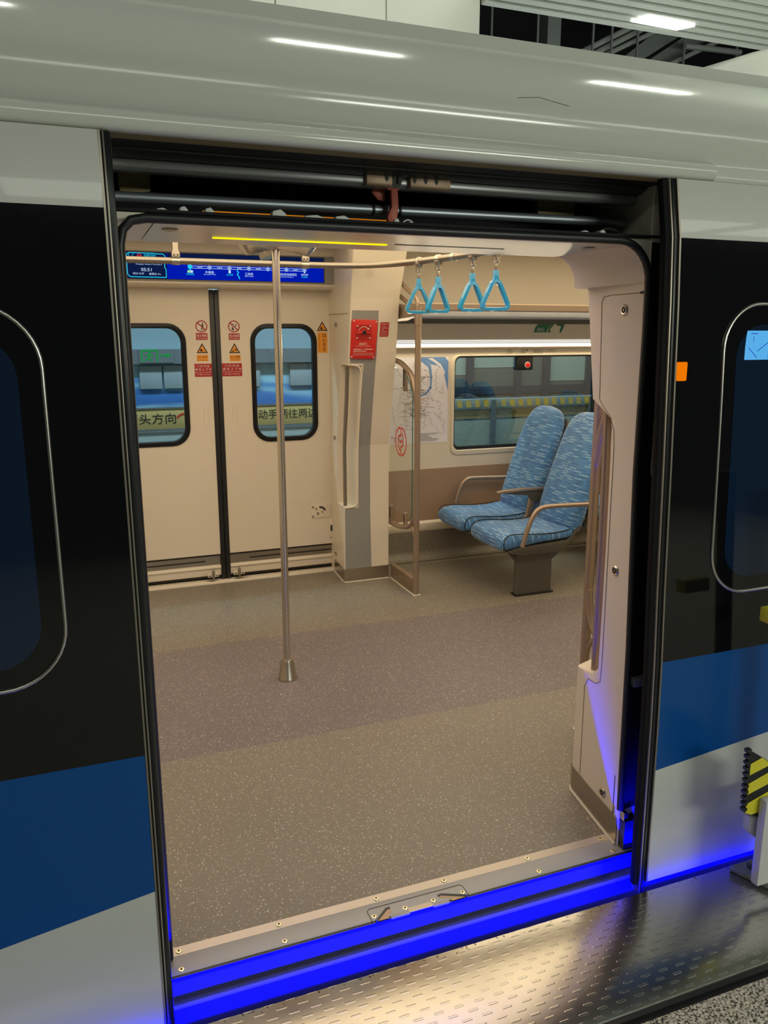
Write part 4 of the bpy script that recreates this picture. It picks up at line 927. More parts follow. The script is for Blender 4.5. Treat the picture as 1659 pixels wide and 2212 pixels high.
# roof canopy of the train
tr = empty('train_roof', (2.5, 2.2, 1.99), 'curved grey white train roof edge above the open doorway', 'train roof')
rp = [(1.90, 1.992), (1.790, 1.992), (1.788, 2.005), (1.800, 2.030), (1.797, 2.050), (1.786, 2.078), (1.785, 2.108), (1.794, 2.140), (1.811, 2.170), (1.837, 2.204), (1.872, 2.238), (1.915, 2.272), (1.965, 2.303), (2.03, 2.335), (2.11, 2.364), (2.22, 2.394), (2.38, 2.426), (2.60, 2.452), (3.0, 2.48), (3.5, 2.49), (3.5, 2.34), (1.95, 2.32), (1.90, 2.20)]
MB().prism(rp, 'x', -2.6, 8.0).build('roof_shell', 'roof_paint', tr, smooth=60)
MB().prism([(1.79, 1.987), (1.766, 1.986), (1.758, 1.992), (1.755, 2.000), (1.756, 2.016), (1.760, 2.024), (1.770, 2.029), (1.79, 2.040)], 'x', -2.6, 1.605).build('drip_rail', 'roof_paint', tr, smooth=45)
MB().box(-0.02, 1.62, 1.782, 1.822, 1.985, 1.9925).build('top_seal', 'olive', tr)
MB().box(-0.02, 1.62, 1.822, 1.905, 1.986, 1.9925).build('soffit', 'black', tr)
MB().tube([(1.03, 1.7925, 2.1395), (1.09, 1.7955, 2.147), (1.12, 1.7930, 2.141), (1.17, 1.7900, 2.134)], 0.0005, 5).build('scratch', 'rail_grey', tr)
MB().box(-2.6, -0.17, 1.905, 1.96, 1.86, 2.24).build('cant_rail', 'pocket', tr)
MB().box(1.72, 8.0, 1.905, 1.96, 1.86, 2.24).build('cant_rail', 'pocket', tr)
sh = empty('roof_shroud', (3.6, 3.0, 2.45), 'white equipment cover on the train roof at the far right', 'roof cover')
b = MB()
b.loft([[(2.15, 2.62, 2.44), (2.15, 3.4, 2.44), (2.15, 3.4, 2.50), (2.15, 2.62, 2.50)], [(2.38, 2.60, 2.44), (2.38, 3.4, 2.44), (2.38, 3.4, 2.62), (2.38, 2.66, 2.595)], [(2.60, 2.58, 2.44), (2.60, 3.4, 2.44), (2.60, 3.4, 2.73), (2.60, 2.68, 2.675)], [(3.0, 2.56, 2.44), (3.0, 3.4, 2.44), (3.0, 3.4, 2.86), (3.0, 2.70, 2.79)], [(3.5, 2.56, 2.44), (3.5, 3.4, 2.44), (3.5, 3.4, 2.92), (3.5, 2.70, 2.86)], [(5.5, 2.56, 2.44), (5.5, 3.4, 2.44), (5.5, 3.4, 2.92), (5.5, 2.70, 2.86)]])
b.build('cover_shell', 'white_paint', sh, bevel=0.02, bseg=3)

# ------------------------------------------------------------------ poles, rails, straps
cp = empty('centre_pole', (0.838, 3.44, 0), 'floor to ceiling steel pole in the middle of the vestibule', 'pole')
MB().rod((0.838, 3.44, 0.05), (0.838, 3.44, ZC), 0.0168, 20).build('pole_tube', 'chrome', cp, smooth=True)
MB().lathe([(0.0455, 0), (0.0455, 0.006), (0.043, 0.010), (0.030, 0.088), (0.026, 0.098), (0.017, 0.100)], (0.838, 3.44, 0.0), 'z', 28).build('base_cone', 'steel', cp, smooth=True)
th = MB(); th.lathe([(0.022, 1.945), (0.034, 1.960), (0.040, 1.99), (0.045, 2.02)], (0.838, 3.44, 0), 'z', 24)
for a in (205, 95, -35):
    c, s_ = math.cos(math.radians(a)), math.sin(math.radians(a))
    def pt(r, w, z): return (0.838 + r*c - w*s_, 3.44 + r*s_ + w*c, z)
    th.loft([[pt(0.0, -0.030, 1.945), pt(0.0, 0.030, 1.945), pt(0.0, 0.030, 2.01), pt(0.0, -0.030, 2.01)], [pt(0.09, -0.024, 1.922), pt(0.09, 0.024, 1.922), pt(0.09, 0.040, 1.995), pt(0.09, -0.040, 1.995)], [pt(0.145, -0.022, 1.908), pt(0.145, 0.022, 1.908), pt(0.155, 0.040, 2.00), pt(0.155, -0.040, 2.00)], [pt(0.19, -0.030, 1.965), pt(0.19, 0.030, 1.965), pt(0.19, 0.035, 2.01), pt(0.19, -0.035, 2.01)]])
th.build('three_arm_head', 'chrome', cp, bevel=0.006)

BZ = 1.970
oh = empty('overhead_handrail', (0.9, 4.3, BZ), 'curved steel handrail hung under the ceiling in front of the blue display', 'handrail')
half = [(-0.9, 4.50), (1.25, 4.50), (1.46, 4.49), (1.60, 4.425), (1.695, 4.30), (1.755, 4.14), (1.806, 3.92), (1.848, 3.67), (1.872, 3.44)]
pth = [(x, y, BZ) for x, y in half] + [(x, 6.88 - y, BZ) for x, y in reversed(half[:-1])]
MB().tube(smooth_path(pth, 3), 0.0172, 16).build('rail_tube', 'rail_steel', oh, smooth=True)
for x in (0.556, 1.262):
    h_ = MB().lathe([(0.0205, -0.021), (0.0215, -0.015), (0.0215, 0.015), (0.0205, 0.021)], (x, 4.50, BZ), 'x', 20).build('clamp', 'chrome', oh, smooth=True)
    MB().loft([[(x-0.022, 4.482, BZ+0.0), (x+0.022, 4.482, BZ+0.0), (x+0.022, 4.505, BZ+0.0), (x-0.022, 4.505, BZ+0.0)], [(x-0.022, 4.478, BZ+0.035), (x+0.022, 4.478, BZ+0.035), (x+0.022, 4.505, BZ+0.035), (x-0.022, 4.505, BZ+0.035)], [(x-0.015, 4.485, BZ+0.062), (x+0.015, 4.485, BZ+0.062), (x+0.015, 4.505, BZ+0.062), (x-0.015, 4.505, BZ+0.062)], [(x-0.018, 4.47, ZC), (x+0.018, 4.47, ZC), (x+0.018, 4.51, ZC), (x-0.018, 4.51, ZC)]]).build('hanger', 'steel', oh, bevel=0.005)
    for dx in (-0.010, 0.010): MB().lathe([(0.004, 0), (0.004, -0.003)], (x+dx, 4.480, BZ+0.030), 'y', 10).build('screw', 'screw_dark', h_)
MB().tube([(1.829, 3.785, BZ), (1.834, 3.755, BZ)], 0.0205, 20).build('joint_sleeve', 'chrome', oh, smooth=True)

def make_strap():
    r = empty('hanging_strap', (0, 0, 0), 'x', 'hanging strap', 'turquoise straps on the handrail')
    c = MB(); c.lathe([(0.0185, -0.016), (0.0225, -0.012), (0.0225, 0.012), (0.0185, 0.016)], (0, 0, 0), 'y', 22)
    c.lathe([(0.026, -0.012), (0.020, -0.026), (0.0165, -0.034), (0.0165, -0.052), (0.014, -0.054)], (0, 0, 0), 'z', 20)
    c.build('clamp', 'chrome', r, smooth=True)
    s = MB().loft([[(-0.0045, -0.004, -0.05), (0.0045, -0.004, -0.05), (0.0045, 0.004, -0.05), (-0.0045, 0.004, -0.05)], [(-0.006, -0.006, -0.065), (0.006, -0.006, -0.065), (0.006, 0.006, -0.065), (-0.006, 0.006, -0.065)], [(-0.005, -0.005, -0.10), (0.005, -0.005, -0.10), (0.005, 0.005, -0.10), (-0.005, 0.005, -0.10)]]).build('link', 'steel', r, bevel=0.0015)
    MB().loft([[(-0.012, -0.010, -0.088), (0.012, -0.010, -0.088), (0.012, 0.010, -0.088), (-0.012, 0.010, -0.088)], [(-0.012, -0.011, -0.118), (0.012, -0.011, -0.118), (0.012, 0.011, -0.118), (-0.012, 0.011, -0.118)], [(-0.016, -0.011, -0.130), (0.016, -0.011, -0.130), (0.016, 0.011, -0.130), (-0.016, 0.011, -0.130)], [(-0.026, -0.011, -0.146), (0.026, -0.011, -0.146), (0.026, 0.011, -0.146), (-0.026, 0.011, -0.146)]]).build('holder', 'strap', r, bevel=0.003)
    tri = [(0, -0.136), (0.016, -0.142), (0.024, -0.155), (0.062, -0.238), (0.064, -0.252), (0.054, -0.262), (0, -0.264), (-0.054, -0.262), (-0.064, -0.252), (-0.062, -0.238), (-0.024, -0.155), (-0.016, -0.142)]
    b = MB()
    o_ = tri; n = len(o_)
    secs = []
    for i in range(n):
        a, c_ = Vector(o_[(i-1) % n]), Vector(o_[(i+1) % n]); t = (c_-a).normalized(); nn = Vector((t.y, -t.x)); p = Vector(o_[i])
        secs.append([(p.x+nn.x*u, v, p.y+nn.y*u) for u, v in ((-0.0075, -0.014), (0.006, -0.016), (0.009, -0.011), (0.009, 0.011), (0.006, 0.016), (-0.0075, 0.014))])
    b._closed(secs); b.build('grip', 'strap', r, smooth=50)
    return r
strap0 = make_strap()
for i, (x, y, a, lb) in enumerate(((1.772, 4.075, -8, 'first turquoise strap along the rail, hanging in front of the tan pole head'), (1.808, 3.905, 12, 'second turquoise strap along the rail, overlapping the first'), (1.857, 3.615, 2, 'third turquoise strap along the rail, past the joint sleeve'), (1.871, 3.405, -6, 'last turquoise strap of the row, nearest the open doorway'))):
    s = strap0 if i == 0 else copy_tree(strap0)
    s.location = (x, y, BZ); s.rotation_euler = (0, 0, math.radians(a)); s['label'] = lb

# ------------------------------------------------------------------ glass partition with champagne pole
def make_partition(px, my, name, label):
    """my maps depth y, so the near one is the far one mirrored across the aisle"""
    r = empty(name, (px, my(4.354), 0), label, 'partition')
    MB().tube([(px, my(4.354), 0.0), (px, my(4.354), 1.66)], 0.0185, 18).build('pole', 'bronze', r, smooth=True)
    MB().tube([(px, my(4.354), 1.64), (px, my(4.354), 1.665), (px, my(4.354), 1.75)], [0.0225, 0.0225, 0.0215], 18).build('pole_sleeve', 'bronze', r, smooth=True)
    MB().tube(smooth_path([(px, my(4.358), 1.10), (px, my(4.368), 1.22), (px, my(4.405), 1.30), (px, my(4.47), 1.368), (px, my(4.56), 1.405), (px, my(4.66), 1.428), (px, my(4.79), 1.438)], 2), [0.012]+[0.0175]*100, 14).build('upper_arm', 'bronze', r, smooth=True)
    MB().tube(smooth_path([(px, my(4.358), 0.62), (px, my(4.366), 0.53), (px, my(4.40), 0.455), (px, my(4.47), 0.412), (px, my(4.56), 0.392), (px, my(4.66), 0.375), (px, my(4.79), 0.372)], 2), [0.012]+[0.016]*100, 14).build('lower_arm', 'bronze', r, smooth=True)
    MB().tube(smooth_path([(px, my(4.358), 0.28), (px, my(4.366), 0.35), (px, my(4.385), 0.40), (px, my(4.43), 0.43)], 2), 0.011, 12).build('lower_web', 'bronze', r, smooth=True)
    MB().tube(smooth_path([(px, my(4.356), 1.02), (px, my(4.366), 1.15), (px, my(4.39), 1.25), (px, my(4.43), 1.325)], 2), 0.013, 12).build('upper_web', 'bronze', r, smooth=True)
    out = [(4.425, 0.52), (4.435, 0.475), (4.47, 0.462), (4.79, 0.462), (4.79, 1.395), (4.60, 1.375), (4.52, 1.345), (4.455, 1.29), (4.425, 1.235)]
    g = plate('glass_pane', [(my(y), z) for y, z in out], [], 'x', px, 0.006, 'clear', r)
    MB().tube([(px, my(y), z) for y, z in out[6:] + out[:3]], 0.0034, 6).build('glass_edge', 'edge_teal', g)
    # emblem printed on the pane: broken ring with a folded ribbon inside
    ex = px - 0.0038; ey, ez = 4.603, 0.932
    b = MB()
    def rib(pts, w):
        for (a, c), (d_, e) in zip(pts[:-1], pts[1:]):
            q = line_poly((a, c), (d_, e), w); b.face([b.bm.verts.new((ex, my(ey - u), ez + v)) for u, v in q])
    for a0, a1 in ((95, 268), (-85, 86)):
        rib([(0.088*math.cos(math.radians(a0+(a1-a0)*k/16)), 0.088*math.sin(math.radians(a0+(a1-a0)*k/16))) for k in range(17)], 0.013)
    rib([(0.0, 0.085), (0.0, 0.035), (-0.036, 0.035), (-0.036, -0.035), (-0.010, -0.060)], 0.013); rib([(0.0, -0.085), (0.0, -0.035), (0.036, -0.020), (0.036, 0.035), (0.014, 0.055)], 0.013); rib([(-0.034, 0.014), (0.0, -0.012), (0.0, 0.012), (0.034, -0.004)], 0.010)
    me = bpy.data.meshes.new('emblem'); b.bm.to_mesh(me); b.bm.free(); link_mesh(me, 'emblem', 'logo_red', g, False)
    for y, z0, z1 in ((4.53, 0.400, 0.492), (4.77, 0.375, 0.492), (4.545, 1.250, 1.395)):
        c = MB().box(px-0.014, px+0.014, min(my(y-0.011), my(y+0.011)), max(my(y-0.011), my(y+0.011)), z0, z1).build('glass_clip', 'bronze', r, bevel=0.006)
        MB().box(px-0.016, px-0.013, min(my(y-0.014), my(y-0.004)), max(my(y-0.014), my(y-0.004)), z0+0.03, z1-0.01).build('clip_pad', 'rubber', c)
    MB().box(px-0.017, px+0.017, min(my(4.37), my(4.74)), max(my(4.37), my(4.74)), 0.006, 0.100).build('kick_board', 'bronze_plate', r, bevel=0.004)
    MB().box(px-0.024, px+0.024, min(my(4.33), my(4.74)), max(my(4.33), my(4.74)), 0.0, 0.006).build('floor_seal', 'caulk', r, bevel=0.002)
    return r
make_partition(1.893, lambda y: y, 'glass_partition', 'glass partition with tan pole and red emblem beside the far pillar')
make_partition(1.836, lambda y: 6.865 - y, 'glass_partition', 'glass partition with tan pole at the open doorway, mostly hidden behind the cream panel')

# luggage rack with its end frame
lr = empty('luggage_rack', (3.9, 4.7, 1.68), 'tan luggage rack running along the wall over the seats and window', 'luggage rack')
MB().prism([(4.336, 1.728), (4.342, 1.722), (4.385, 1.722), (4.390, 1.762), (4.384, 1.768), (4.342, 1.768), (4.336, 1.762)], 'x', 1.89, 6.5).build('front_bar', 'bronze', lr, smooth=30)
MB().prism([(4.39, 1.722), (5.06, 1.690), (5.11, 1.690), (5.11, 1.700), (5.06, 1.702), (4.39, 1.734)], 'x', 1.91, 6.5).build('shelf_panel', 'rack_panel', lr)
MB().prism([(5.06, 1.662), (5.115, 1.662), (5.115, 1.690), (5.06, 1.690)], 'x', 1.88, 6.5).build('rear_profile', 'rail_grey', lr)
MB().tube(smooth_path([(1.893, 4.356, 1.745), (1.893, 4.37, 1.785), (1.893, 4.43, 1.815), (1.893, 4.55, 1.862), (1.893, 4.66, 1.915), (1.893, 4.76, 1.965)], 2), 0.013, 12).build('end_arm', 'bronze', lr, smooth=True)
MB().tube(smooth_path([(1.893, 4.372, 1.740), (1.893, 4.42, 1.745), (1.893, 4.52, 1.775), (1.893, 4.62, 1.812), (1.893, 4.76, 1.85)], 2), 0.013, 12).build('end_arm', 'bronze', lr, smooth=True)
b = MB(); b.loft([[(1.880, 4.36, 1.715), (1.905, 4.36, 1.715), (1.905, 4.36, 1.765), (1.880, 4.36, 1.765)], [(1.880, 4.47, 1.690), (1.93, 4.47, 1.690), (1.905, 4.47, 1.755), (1.880, 4.47, 1.755)], [(1.875, 4.70, 1.672), (1.98, 4.70, 1.672), (1.905, 4.70, 1.775), (1.875, 4.70, 1.775)], [(1.875, 5.08, 1.664), (1.98, 5.08, 1.664), (1.905, 5.08, 1.785), (1.875, 5.08, 1.785)]])
b.build('end_bracket', 'bronze', lr, bevel=0.008)

ls = empty('wall_light_strip', (4.2, 5.09, 1.503), 'bright perforated light strip along the wall over the window', 'light strip')
MB().prism([(5.118, 1.503), (5.088, 1.503), (5.082, 1.520), (5.092, 1.552), (5.118, 1.552)], 'x', 1.88, 6.5).build('diffuser', 'light_cover', ls)
MB().box(1.88, 6.5, 5.086, 5.12, 1.496, 1.503).build('lower_trim', 'bronze', ls)

# ------------------------------------------------------------------ wall posters and stickers
mp = empty('route_map', (2.23, 5.118, 0.84), 'pale route map poster with blue river on the wall by the glass partition', 'map')
my_ = 5.1185
flat('sheet', [rect(2.005, 2.458, 0.840, 1.434)], my_, 'map_paper', mp)
flat('river', [[(2.25, 1.434), (2.43, 1.434), (2.458, 1.405), (2.458, 1.20), (2.44, 1.26), (2.42, 1.335), (2.375, 1.378), (2.32, 1.385)], [(2.21, 1.434), (2.255, 1.434), (2.325, 1.375), (2.335, 1.30), (2.33, 1.22), (2.318, 1.22), (2.318, 1.30), (2.305, 1.365)], [(2.318, 1.235), (2.33, 1.22), (2.29, 1.175), (2.25, 1.165), (2.25, 1.178), (2.285, 1.187)], [(2.25, 1.178), (2.25, 1.165), (2.225, 1.12), (2.225, 1.0), (2.21, 0.985), (2.205, 0.995), (2.215, 1.01), (2.213, 1.125)]], my_-0.0004, 'map_blue', mp)
flat('island', [[(2.300, 1.425), (2.335, 1.428), (2.40, 1.385), (2.435, 1.325), (2.425, 1.315), (2.39, 1.37), (2.34, 1.405)]], my_-0.0008, 'map_paper', mp)
rng = random.Random(11)
segs = {'map_grey': [], 'map_tan': []}
def net(pts, tick=True):
    for a, c in zip(pts[:-1], pts[1:]):
        segs['map_grey' if rng.random() < 0.55 else 'map_tan'].append(line_poly(a, c, 0.0011))
        L = math.hypot(c[0]-a[0], c[1]-a[1]); n = int(L/0.016)
        for k in range(n):
            t = (k+0.5)/max(n, 1); x, z = a[0]+(c[0]-a[0])*t, a[1]+(c[1]-a[1])*t; w = rng.uniform(0.006, 0.013); s = rng.choice((-1, 1))
            segs[rng.choice(('map_grey', 'map_grey', 'map_tan'))].append(rect(x+s*0.004, x+s*0.004+s*w, z-0.0012, z+0.0012) if s > 0 else rect(x-0.004-w, x-0.004, z-0.0012, z+0.0012))
lines = [[(2.06, 1.36), (2.10, 1.31), (2.16, 1.25), (2.21, 1.20)], [(2.115, 1.41), (2.115, 1.36)], [(2.20, 1.41), (2.20, 1.36), (2.21, 1.30)], [(2.05, 1.22), (2.12, 1.23), (2.20, 1.20), (2.26, 1.19)], [(2.10, 1.19), (2.08, 1.10), (2.08, 1.03), (2.18, 1.03), (2.32, 1.03)], [(2.04, 1.10), (2.04, 1.02), (2.07, 0.97), (2.05, 0.93)], [(2.13, 1.16), (2.13, 1.02), (2.14, 0.94), (2.20, 0.93)], [(2.26, 1.35), (2.30, 1.34), (2.31, 1.20), (2.34, 1.14), (2.40, 1.12), (2.40, 0.98)], [(2.38, 1.36), (2.36, 1.30), (2.37, 1.20), (2.42, 1.18), (2.42, 1.24)], [(2.28, 1.04), (2.28, 0.94)], [(2.32, 1.02), (2.32, 0.99), (2.42, 0.89), (2.42, 0.90)], [(2.36, 1.05), (2.43, 0.99), (2.43, 0.90)], [(2.10, 0.98), (2.17, 0.96), (2.24, 0.89)]]
for ln in lines: net(ln)
for k in range(34):
    y0 = rng.uniform(1.02, 1.32); x0 = rng.uniform(2.09, 2.20); net([(x0, y0), (x0+rng.uniform(0.04, 0.10), y0+rng.uniform(-0.05, 0.05)), (x0+rng.uniform(0.10, 0.16), y0+rng.uniform(-0.10, 0.06))])
for k in range(9): segs['map_grey'].append(rect(2.20+rng.uniform(0, 0.02), 2.24+rng.uniform(0.02, 0.15), 0.905-k*0.0065, 0.9072-k*0.0065))
for k in range(5): segs['map_tan'].append(rect(2.045, 2.07+rng.uniform(0, 0.06), 0.885-k*0.008, 0.888-k*0.008))
for m_, pl_ in segs.items(): tag(flat('network_lines', pl_, my_-0.0010, m_, mp), kind='stuff')
flat('legend_mark', ring_polys(2.036, 0.888, 0.009, 0.006, 14), my_-0.0010, 'map_red', mp)

gsn = empty('exit_sticker', (3.24, 5.09, 1.60), 'green curved emergency exit sticker on the cove above the light strip', 'sticker')
cov = lambda z: interp(z, [1.553, 1.60, 1.66], [5.0995, 5.0945, 5.0845])
flat('sticker_sheet', [[(3.12, 1.601), (3.225, 1.601), (3.235, 1.63), (3.265, 1.659), (3.15, 1.659), (3.13, 1.64)], [(3.235, 1.601), (3.262, 1.601), (3.252, 1.622), (3.285, 1.659), (3.270, 1.659), (3.24, 1.63)], [(3.335, 1.601), (3.352, 1.601), (3.365, 1.63), (3.372, 1.659), (3.30, 1.659), (3.31, 1.648), (3.345, 1.645)]], -0.001, 'green', gsn, yf=cov)
text(gsn, '紧急出口', 3.175, 1.625, 0.06, 0.016, -0.0016, 'white_ink', yf=cov); text(gsn, 'EMERGENCY EXIT', 3.175, 1.611, 0.07, 0.006, -0.0016, 'white_ink', yf=cov)
ist = empty('escape_instructions', (3.18, 5.118, 1.44), 'strip of small black escape pictograms above the tinted window', 'sticker')
iy = 5.1185
for x in (2.945, 3.055, 3.158, 3.200):
    pol = [line_poly((x-0.018, 1.446), (x+0.018, 1.446), 0.002), line_poly((x-0.018, 1.480), (x+0.018, 1.480), 0.002), line_poly((x-0.018, 1.446), (x-0.018, 1.480), 0.002), line_poly((x+0.018, 1.446), (x+0.018, 1.480), 0.002)]
    pol += [line_poly((x-0.010, 1.450), (x-0.004, 1.474), 0.002), line_poly((x, 1.450), (x+0.002, 1.476), 0.002), line_poly((x+0.010, 1.450), (x+0.004, 1.474), 0.002)]
    flat('pictogram', pol, iy, 'black_ink', ist)
flat('marker_dot', [disc(3.085, 1.476, 0.006, 10)], iy, 'black_ink', ist)
flat('rule_line', [rect(3.235, 3.335, 1.462, 1.464)], iy, 'black_ink', ist); text(ist, '紧急时使用安全锤', 3.29, 1.476, 0.075, 0.008, iy, 'black_ink')
text(ist, '1. 取下安全锤', 2.897, 1.450, 0.045, 0.008, iy, 'black_ink'); text(ist, '2. 敲击玻璃', 3.008, 1.450, 0.040, 0.008, iy, 'black_ink'); text(ist, '3. 逃生', 3.115, 1.450, 0.035, 0.008, iy, 'black_ink')
hm = empty('hammer_box', (3.07, 5.12, 1.33), 'black emergency hammer box with red button at the top of the window', 'emergency hammer')
MB().box(3.005, 3.142, 5.118, 5.139, 1.333, 1.436).build('box_body', 'black', hm, bevel=0.008)
MB().lathe([(0.023, 0), (0.023, -0.004), (0.019, -0.005)], (3.093, 5.118, 1.370), 'y', 22).build('button_ring', 'pale', hm, smooth=True)
MB().lathe([(0.018, 0), (0.018, -0.008), (0.014, -0.010), (0.0, -0.011)], (3.093, 5.117, 1.370), 'y', 20).build('button', 'hammer_red', hm, smooth=True)

# ------------------------------------------------------------------ seats
def uv_loft(secs, uvs, name, parent, cap=True):
    b = MB(); rows = [[b.bm.verts.new(p) for p in r] for r in secs]; n = len(rows[0]); uvl = b.bm.loops.layers.uv.new('UVMap')
    def setuv(f, uvq):
        for lp_, q in zip(f.loops, uvq): lp_[uvl].uv = q
    acc = [uvs[0][k][1] for k in range(n)]; vv = [list(acc)]
    for i in range(1, len(secs)):
        for k in range(n): acc[k] += (Vector(secs[i][k]) - Vector(secs[i-1][k])).length
        vv.append(list(acc))
    uvs = [[(uvs[i][k][0], vv[i][k % n]) for k in range(n+1)] for i in range(len(secs))]
    for i in range(len(rows)-1):
        for k in range(n):
            j = (k+1) % n; f = b.bm.faces.new([rows[i][k], rows[i][j], rows[i+1][j], rows[i+1][k]])
            a0, a1 = uvs[i][k], uvs[i][k+1]; b0, b1 = uvs[i+1][k], uvs[i+1][k+1]; setuv(f, (a0, a1, b1, b0))
    if cap:
        f = b.bm.faces.new(list(reversed(rows[0]))); setuv(f, [(v.co.y, v.co.z) for v in f.verts]); f = b.bm.faces.new(rows[-1]); setuv(f, [(v.co.y, v.co.z) for v in f.verts])
    bmesh.ops.recalc_face_normals(b.bm, faces=b.bm.faces)
    me = bpy.data.meshes.new(name); b.bm.to_mesh(me); b.bm.free()
    return link_mesh(me, name, 'fabric', parent, 60)

def superell(hw, hh, n=32, e=3.6):
    pts = []
    for k in range(n):
        t = 2*PI*k/n; c, s = math.cos(t), math.sin(t)
        pts.append((hw*math.copysign(abs(c)**(2/e), c), hh*math.copysign(abs(s)**(2/e), s)))
    return pts
def section_uv(pts, v):
    u = 0; out = []
    L = len(pts)
    for k in range(L+1):
        out.append((pts[k % L][0] if True else u, v + 0.0*u))
    # use arc length so the sides keep their pattern
    out = []; acc = 0.0
    for k in range(L+1):
        if k: acc += math.hypot(pts[k % L][0]-pts[k-1][0], pts[k % L][1]-pts[k-1][1])
        out.append((acc, v))
    return out

def make_double_seat():
    r = empty('double_seat', (2.60, 4.52, 0), 'x', 'train seat', 'blue double seats')
    for yc, hw in ((4.795, 0.208), (4.283, 0.214)):
        # cushion
        st = [(2.332, 0.362, 0.326, 0.86), (2.337, 0.382, 0.308, 0.94), (2.350, 0.398, 0.298, 0.985), (2.380, 0.411, 0.296, 1.0), (2.44, 0.416, 0.304, 1.0), (2.52, 0.409, 0.316, 1.0), (2.62, 0.400, 0.330, 1.0), (2.72, 0.400, 0.336, 1.0), (2.80, 0.412, 0.340, 0.99), (2.835, 0.412, 0.345, 0.96)]
        secs, uvs, v = [], [], 0.0; px_, pz_ = st[0][0], st[0][1]
        for x, zt, zb, k in st:
            v += math.hypot(x-px_, zt-pz_); px_, pz_ = x, zt
            p = superell(hw*k, (zt-zb)/2, 32, 4.0); secs.append([(x, yc+a, (zt+zb)/2+c - 0.008*max(0.0, 1-(a/(hw*0.8))**2)*(1 if c > 0 else 0)) for a, c in p]); uvs.append(section_uv(p, v + (0.31 if yc > 4.5 else 0.0)))
        cu_ = uv_loft(secs, uvs, 'seat_cushion', r)
        for sgn in (1, -1):
            MB().tube(smooth_path([(2.352, yc+sgn*hw*0.97, 0.308), (2.344, yc+sgn*hw*0.985, 0.372), (2.370, yc+sgn*hw*0.985, 0.404), (2.44, yc+sgn*hw*0.985, 0.409), (2.60, yc+sgn*hw*0.985, 0.392), (2.74, yc+sgn*hw*0.985, 0.394), (2.815, yc+sgn*hw*0.97, 0.406)], 2), 0.0035, 6).build('piping', 'black_ink', cu_, smooth=True)
        # backrest, leaning back
        t = Vector((0.235, 0.0, 0.700)).normalized(); nrm = Vector((t.z, 0, -t.x)); base = Vector((2.795, yc, 0.400))
        st = [(0.0, 0.90, 0.040), (0.012, 0.96, 0.056), (0.06, 1.0, 0.066), (0.16, 1.0, 0.068), (0.28, 1.0, 0.066), (0.40, 1.0, 0.064), (0.52, 0.995, 0.064), (0.60, 0.97, 0.064), (0.65, 0.92, 0.062), (0.69, 0.83, 0.058), (0.720, 0.70, 0.052), (0.740, 0.53, 0.043), (0.752, 0.33, 0.030), (0.757, 0.12, 0.014)]
        secs, uvs = [], []
        for s_, k, ht in st:
            bow = 0.018*math.sin(min(1, s_/0.62)*PI)
            c0 = base + t*s_ + nrm*(0.064 - bow*0.5)
            p = superell(hw*k, ht, 32, 3.2); secs.append([c0 + Vector((0, a, 0)) + nrm*c for a, c in p]); uvs.append(section_uv(p, s_ + (0.53 if yc > 4.5 else 0.9)))
        bk_ = uv_loft(secs, uvs, 'backrest', r)
        # moulded grey shell behind the back and under the cushion
        MB().prism([(2.375, 0.300), (2.405, 0.284), (2.47, 0.264), (2.74, 0.264), (2.79, 0.290), (2.885, 0.400), (2.93, 0.47), (2.90, 0.47), (2.83, 0.36), (2.80, 0.338), (2.44, 0.318)], 'y', yc-hw+0.004, yc+hw-0.004).build('seat_shell', 'dgrey', r, bevel=0.006)
        sb = [base + t*s_ + nrm*0.122 for s_ in (0.05, 0.3, 0.6, 0.70)]
        b = MB(); b.loft([[p + Vector((0, a*hw*kk, 0)) + nrm*c for a, c in ((-1, 0), (1, 0), (0.94, 0.022), (-0.94, 0.022))] for p, kk in zip(sb, (0.98, 0.97, 0.95, 0.78))]); b.build('back_shell', 'dgrey', r, bevel=0.005)
    ar = MB().tube(smooth_path([(2.452, 4.035, 0.335), (2.475, 4.032, 0.42), (2.505, 4.030, 0.505), (2.535, 4.030, 0.553), (2.580, 4.030, 0.573), (2.66, 4.030, 0.575), (2.80, 4.030, 0.570), (2.92, 4.030, 0.566)], 2), 0.0145, 12, sy=1.0).build('armrest', 'bronze', r, smooth=True)
    MB().tube(smooth_path([(2.497, 5.040, 0.405), (2.515, 5.042, 0.47), (2.545, 5.042, 0.545), (2.590, 5.042, 0.578), (2.66, 5.042, 0.578), (2.90, 5.042, 0.566)], 2), 0.0145, 12).build('armrest', 'bronze', r, smooth=True)
    ma = MB().loft([[(2.548, y, z) for y, z in ((4.525, 0.566), (4.555, 0.566), (4.555, 0.574), (4.525, 0.574))], [(2.60, y, z) for y, z in ((4.520, 0.562), (4.560, 0.562), (4.560, 0.583), (4.520, 0.583))], [(2.74, y, z) for y, z in ((4.520, 0.566), (4.560, 0.566), (4.560, 0.587), (4.520, 0.587))], [(2.90, y, z) for y, z in ((4.520, 0.566), (4.560, 0.566), (4.560, 0.583), (4.520, 0.583))]]).build('armrest', 'bronze', r, bevel=0.006)
    MB().prism([(2.575, 0.562), (2.90, 0.566), (2.90, 0.47), (2.80, 0.50), (2.79, 0.535), (2.70, 0.545)], 'y', 4.528, 4.552).build('armrest_web', 'dgrey', ma, bevel=0.004)
    MB().prism([(2.80, 0.54), (2.84, 0.50), (2.80, 0.38), (2.74, 0.33), (2.72, 0.345), (2.775, 0.40)], 'y', 4.53, 4.55).build('centre_bracket', 'bronze', r, bevel=0.004)
    MB().box(2.40, 2.86, 4.51, 4.565, 0.268, 0.312).build('cross_beam', 'tan', r, bevel=0.006)
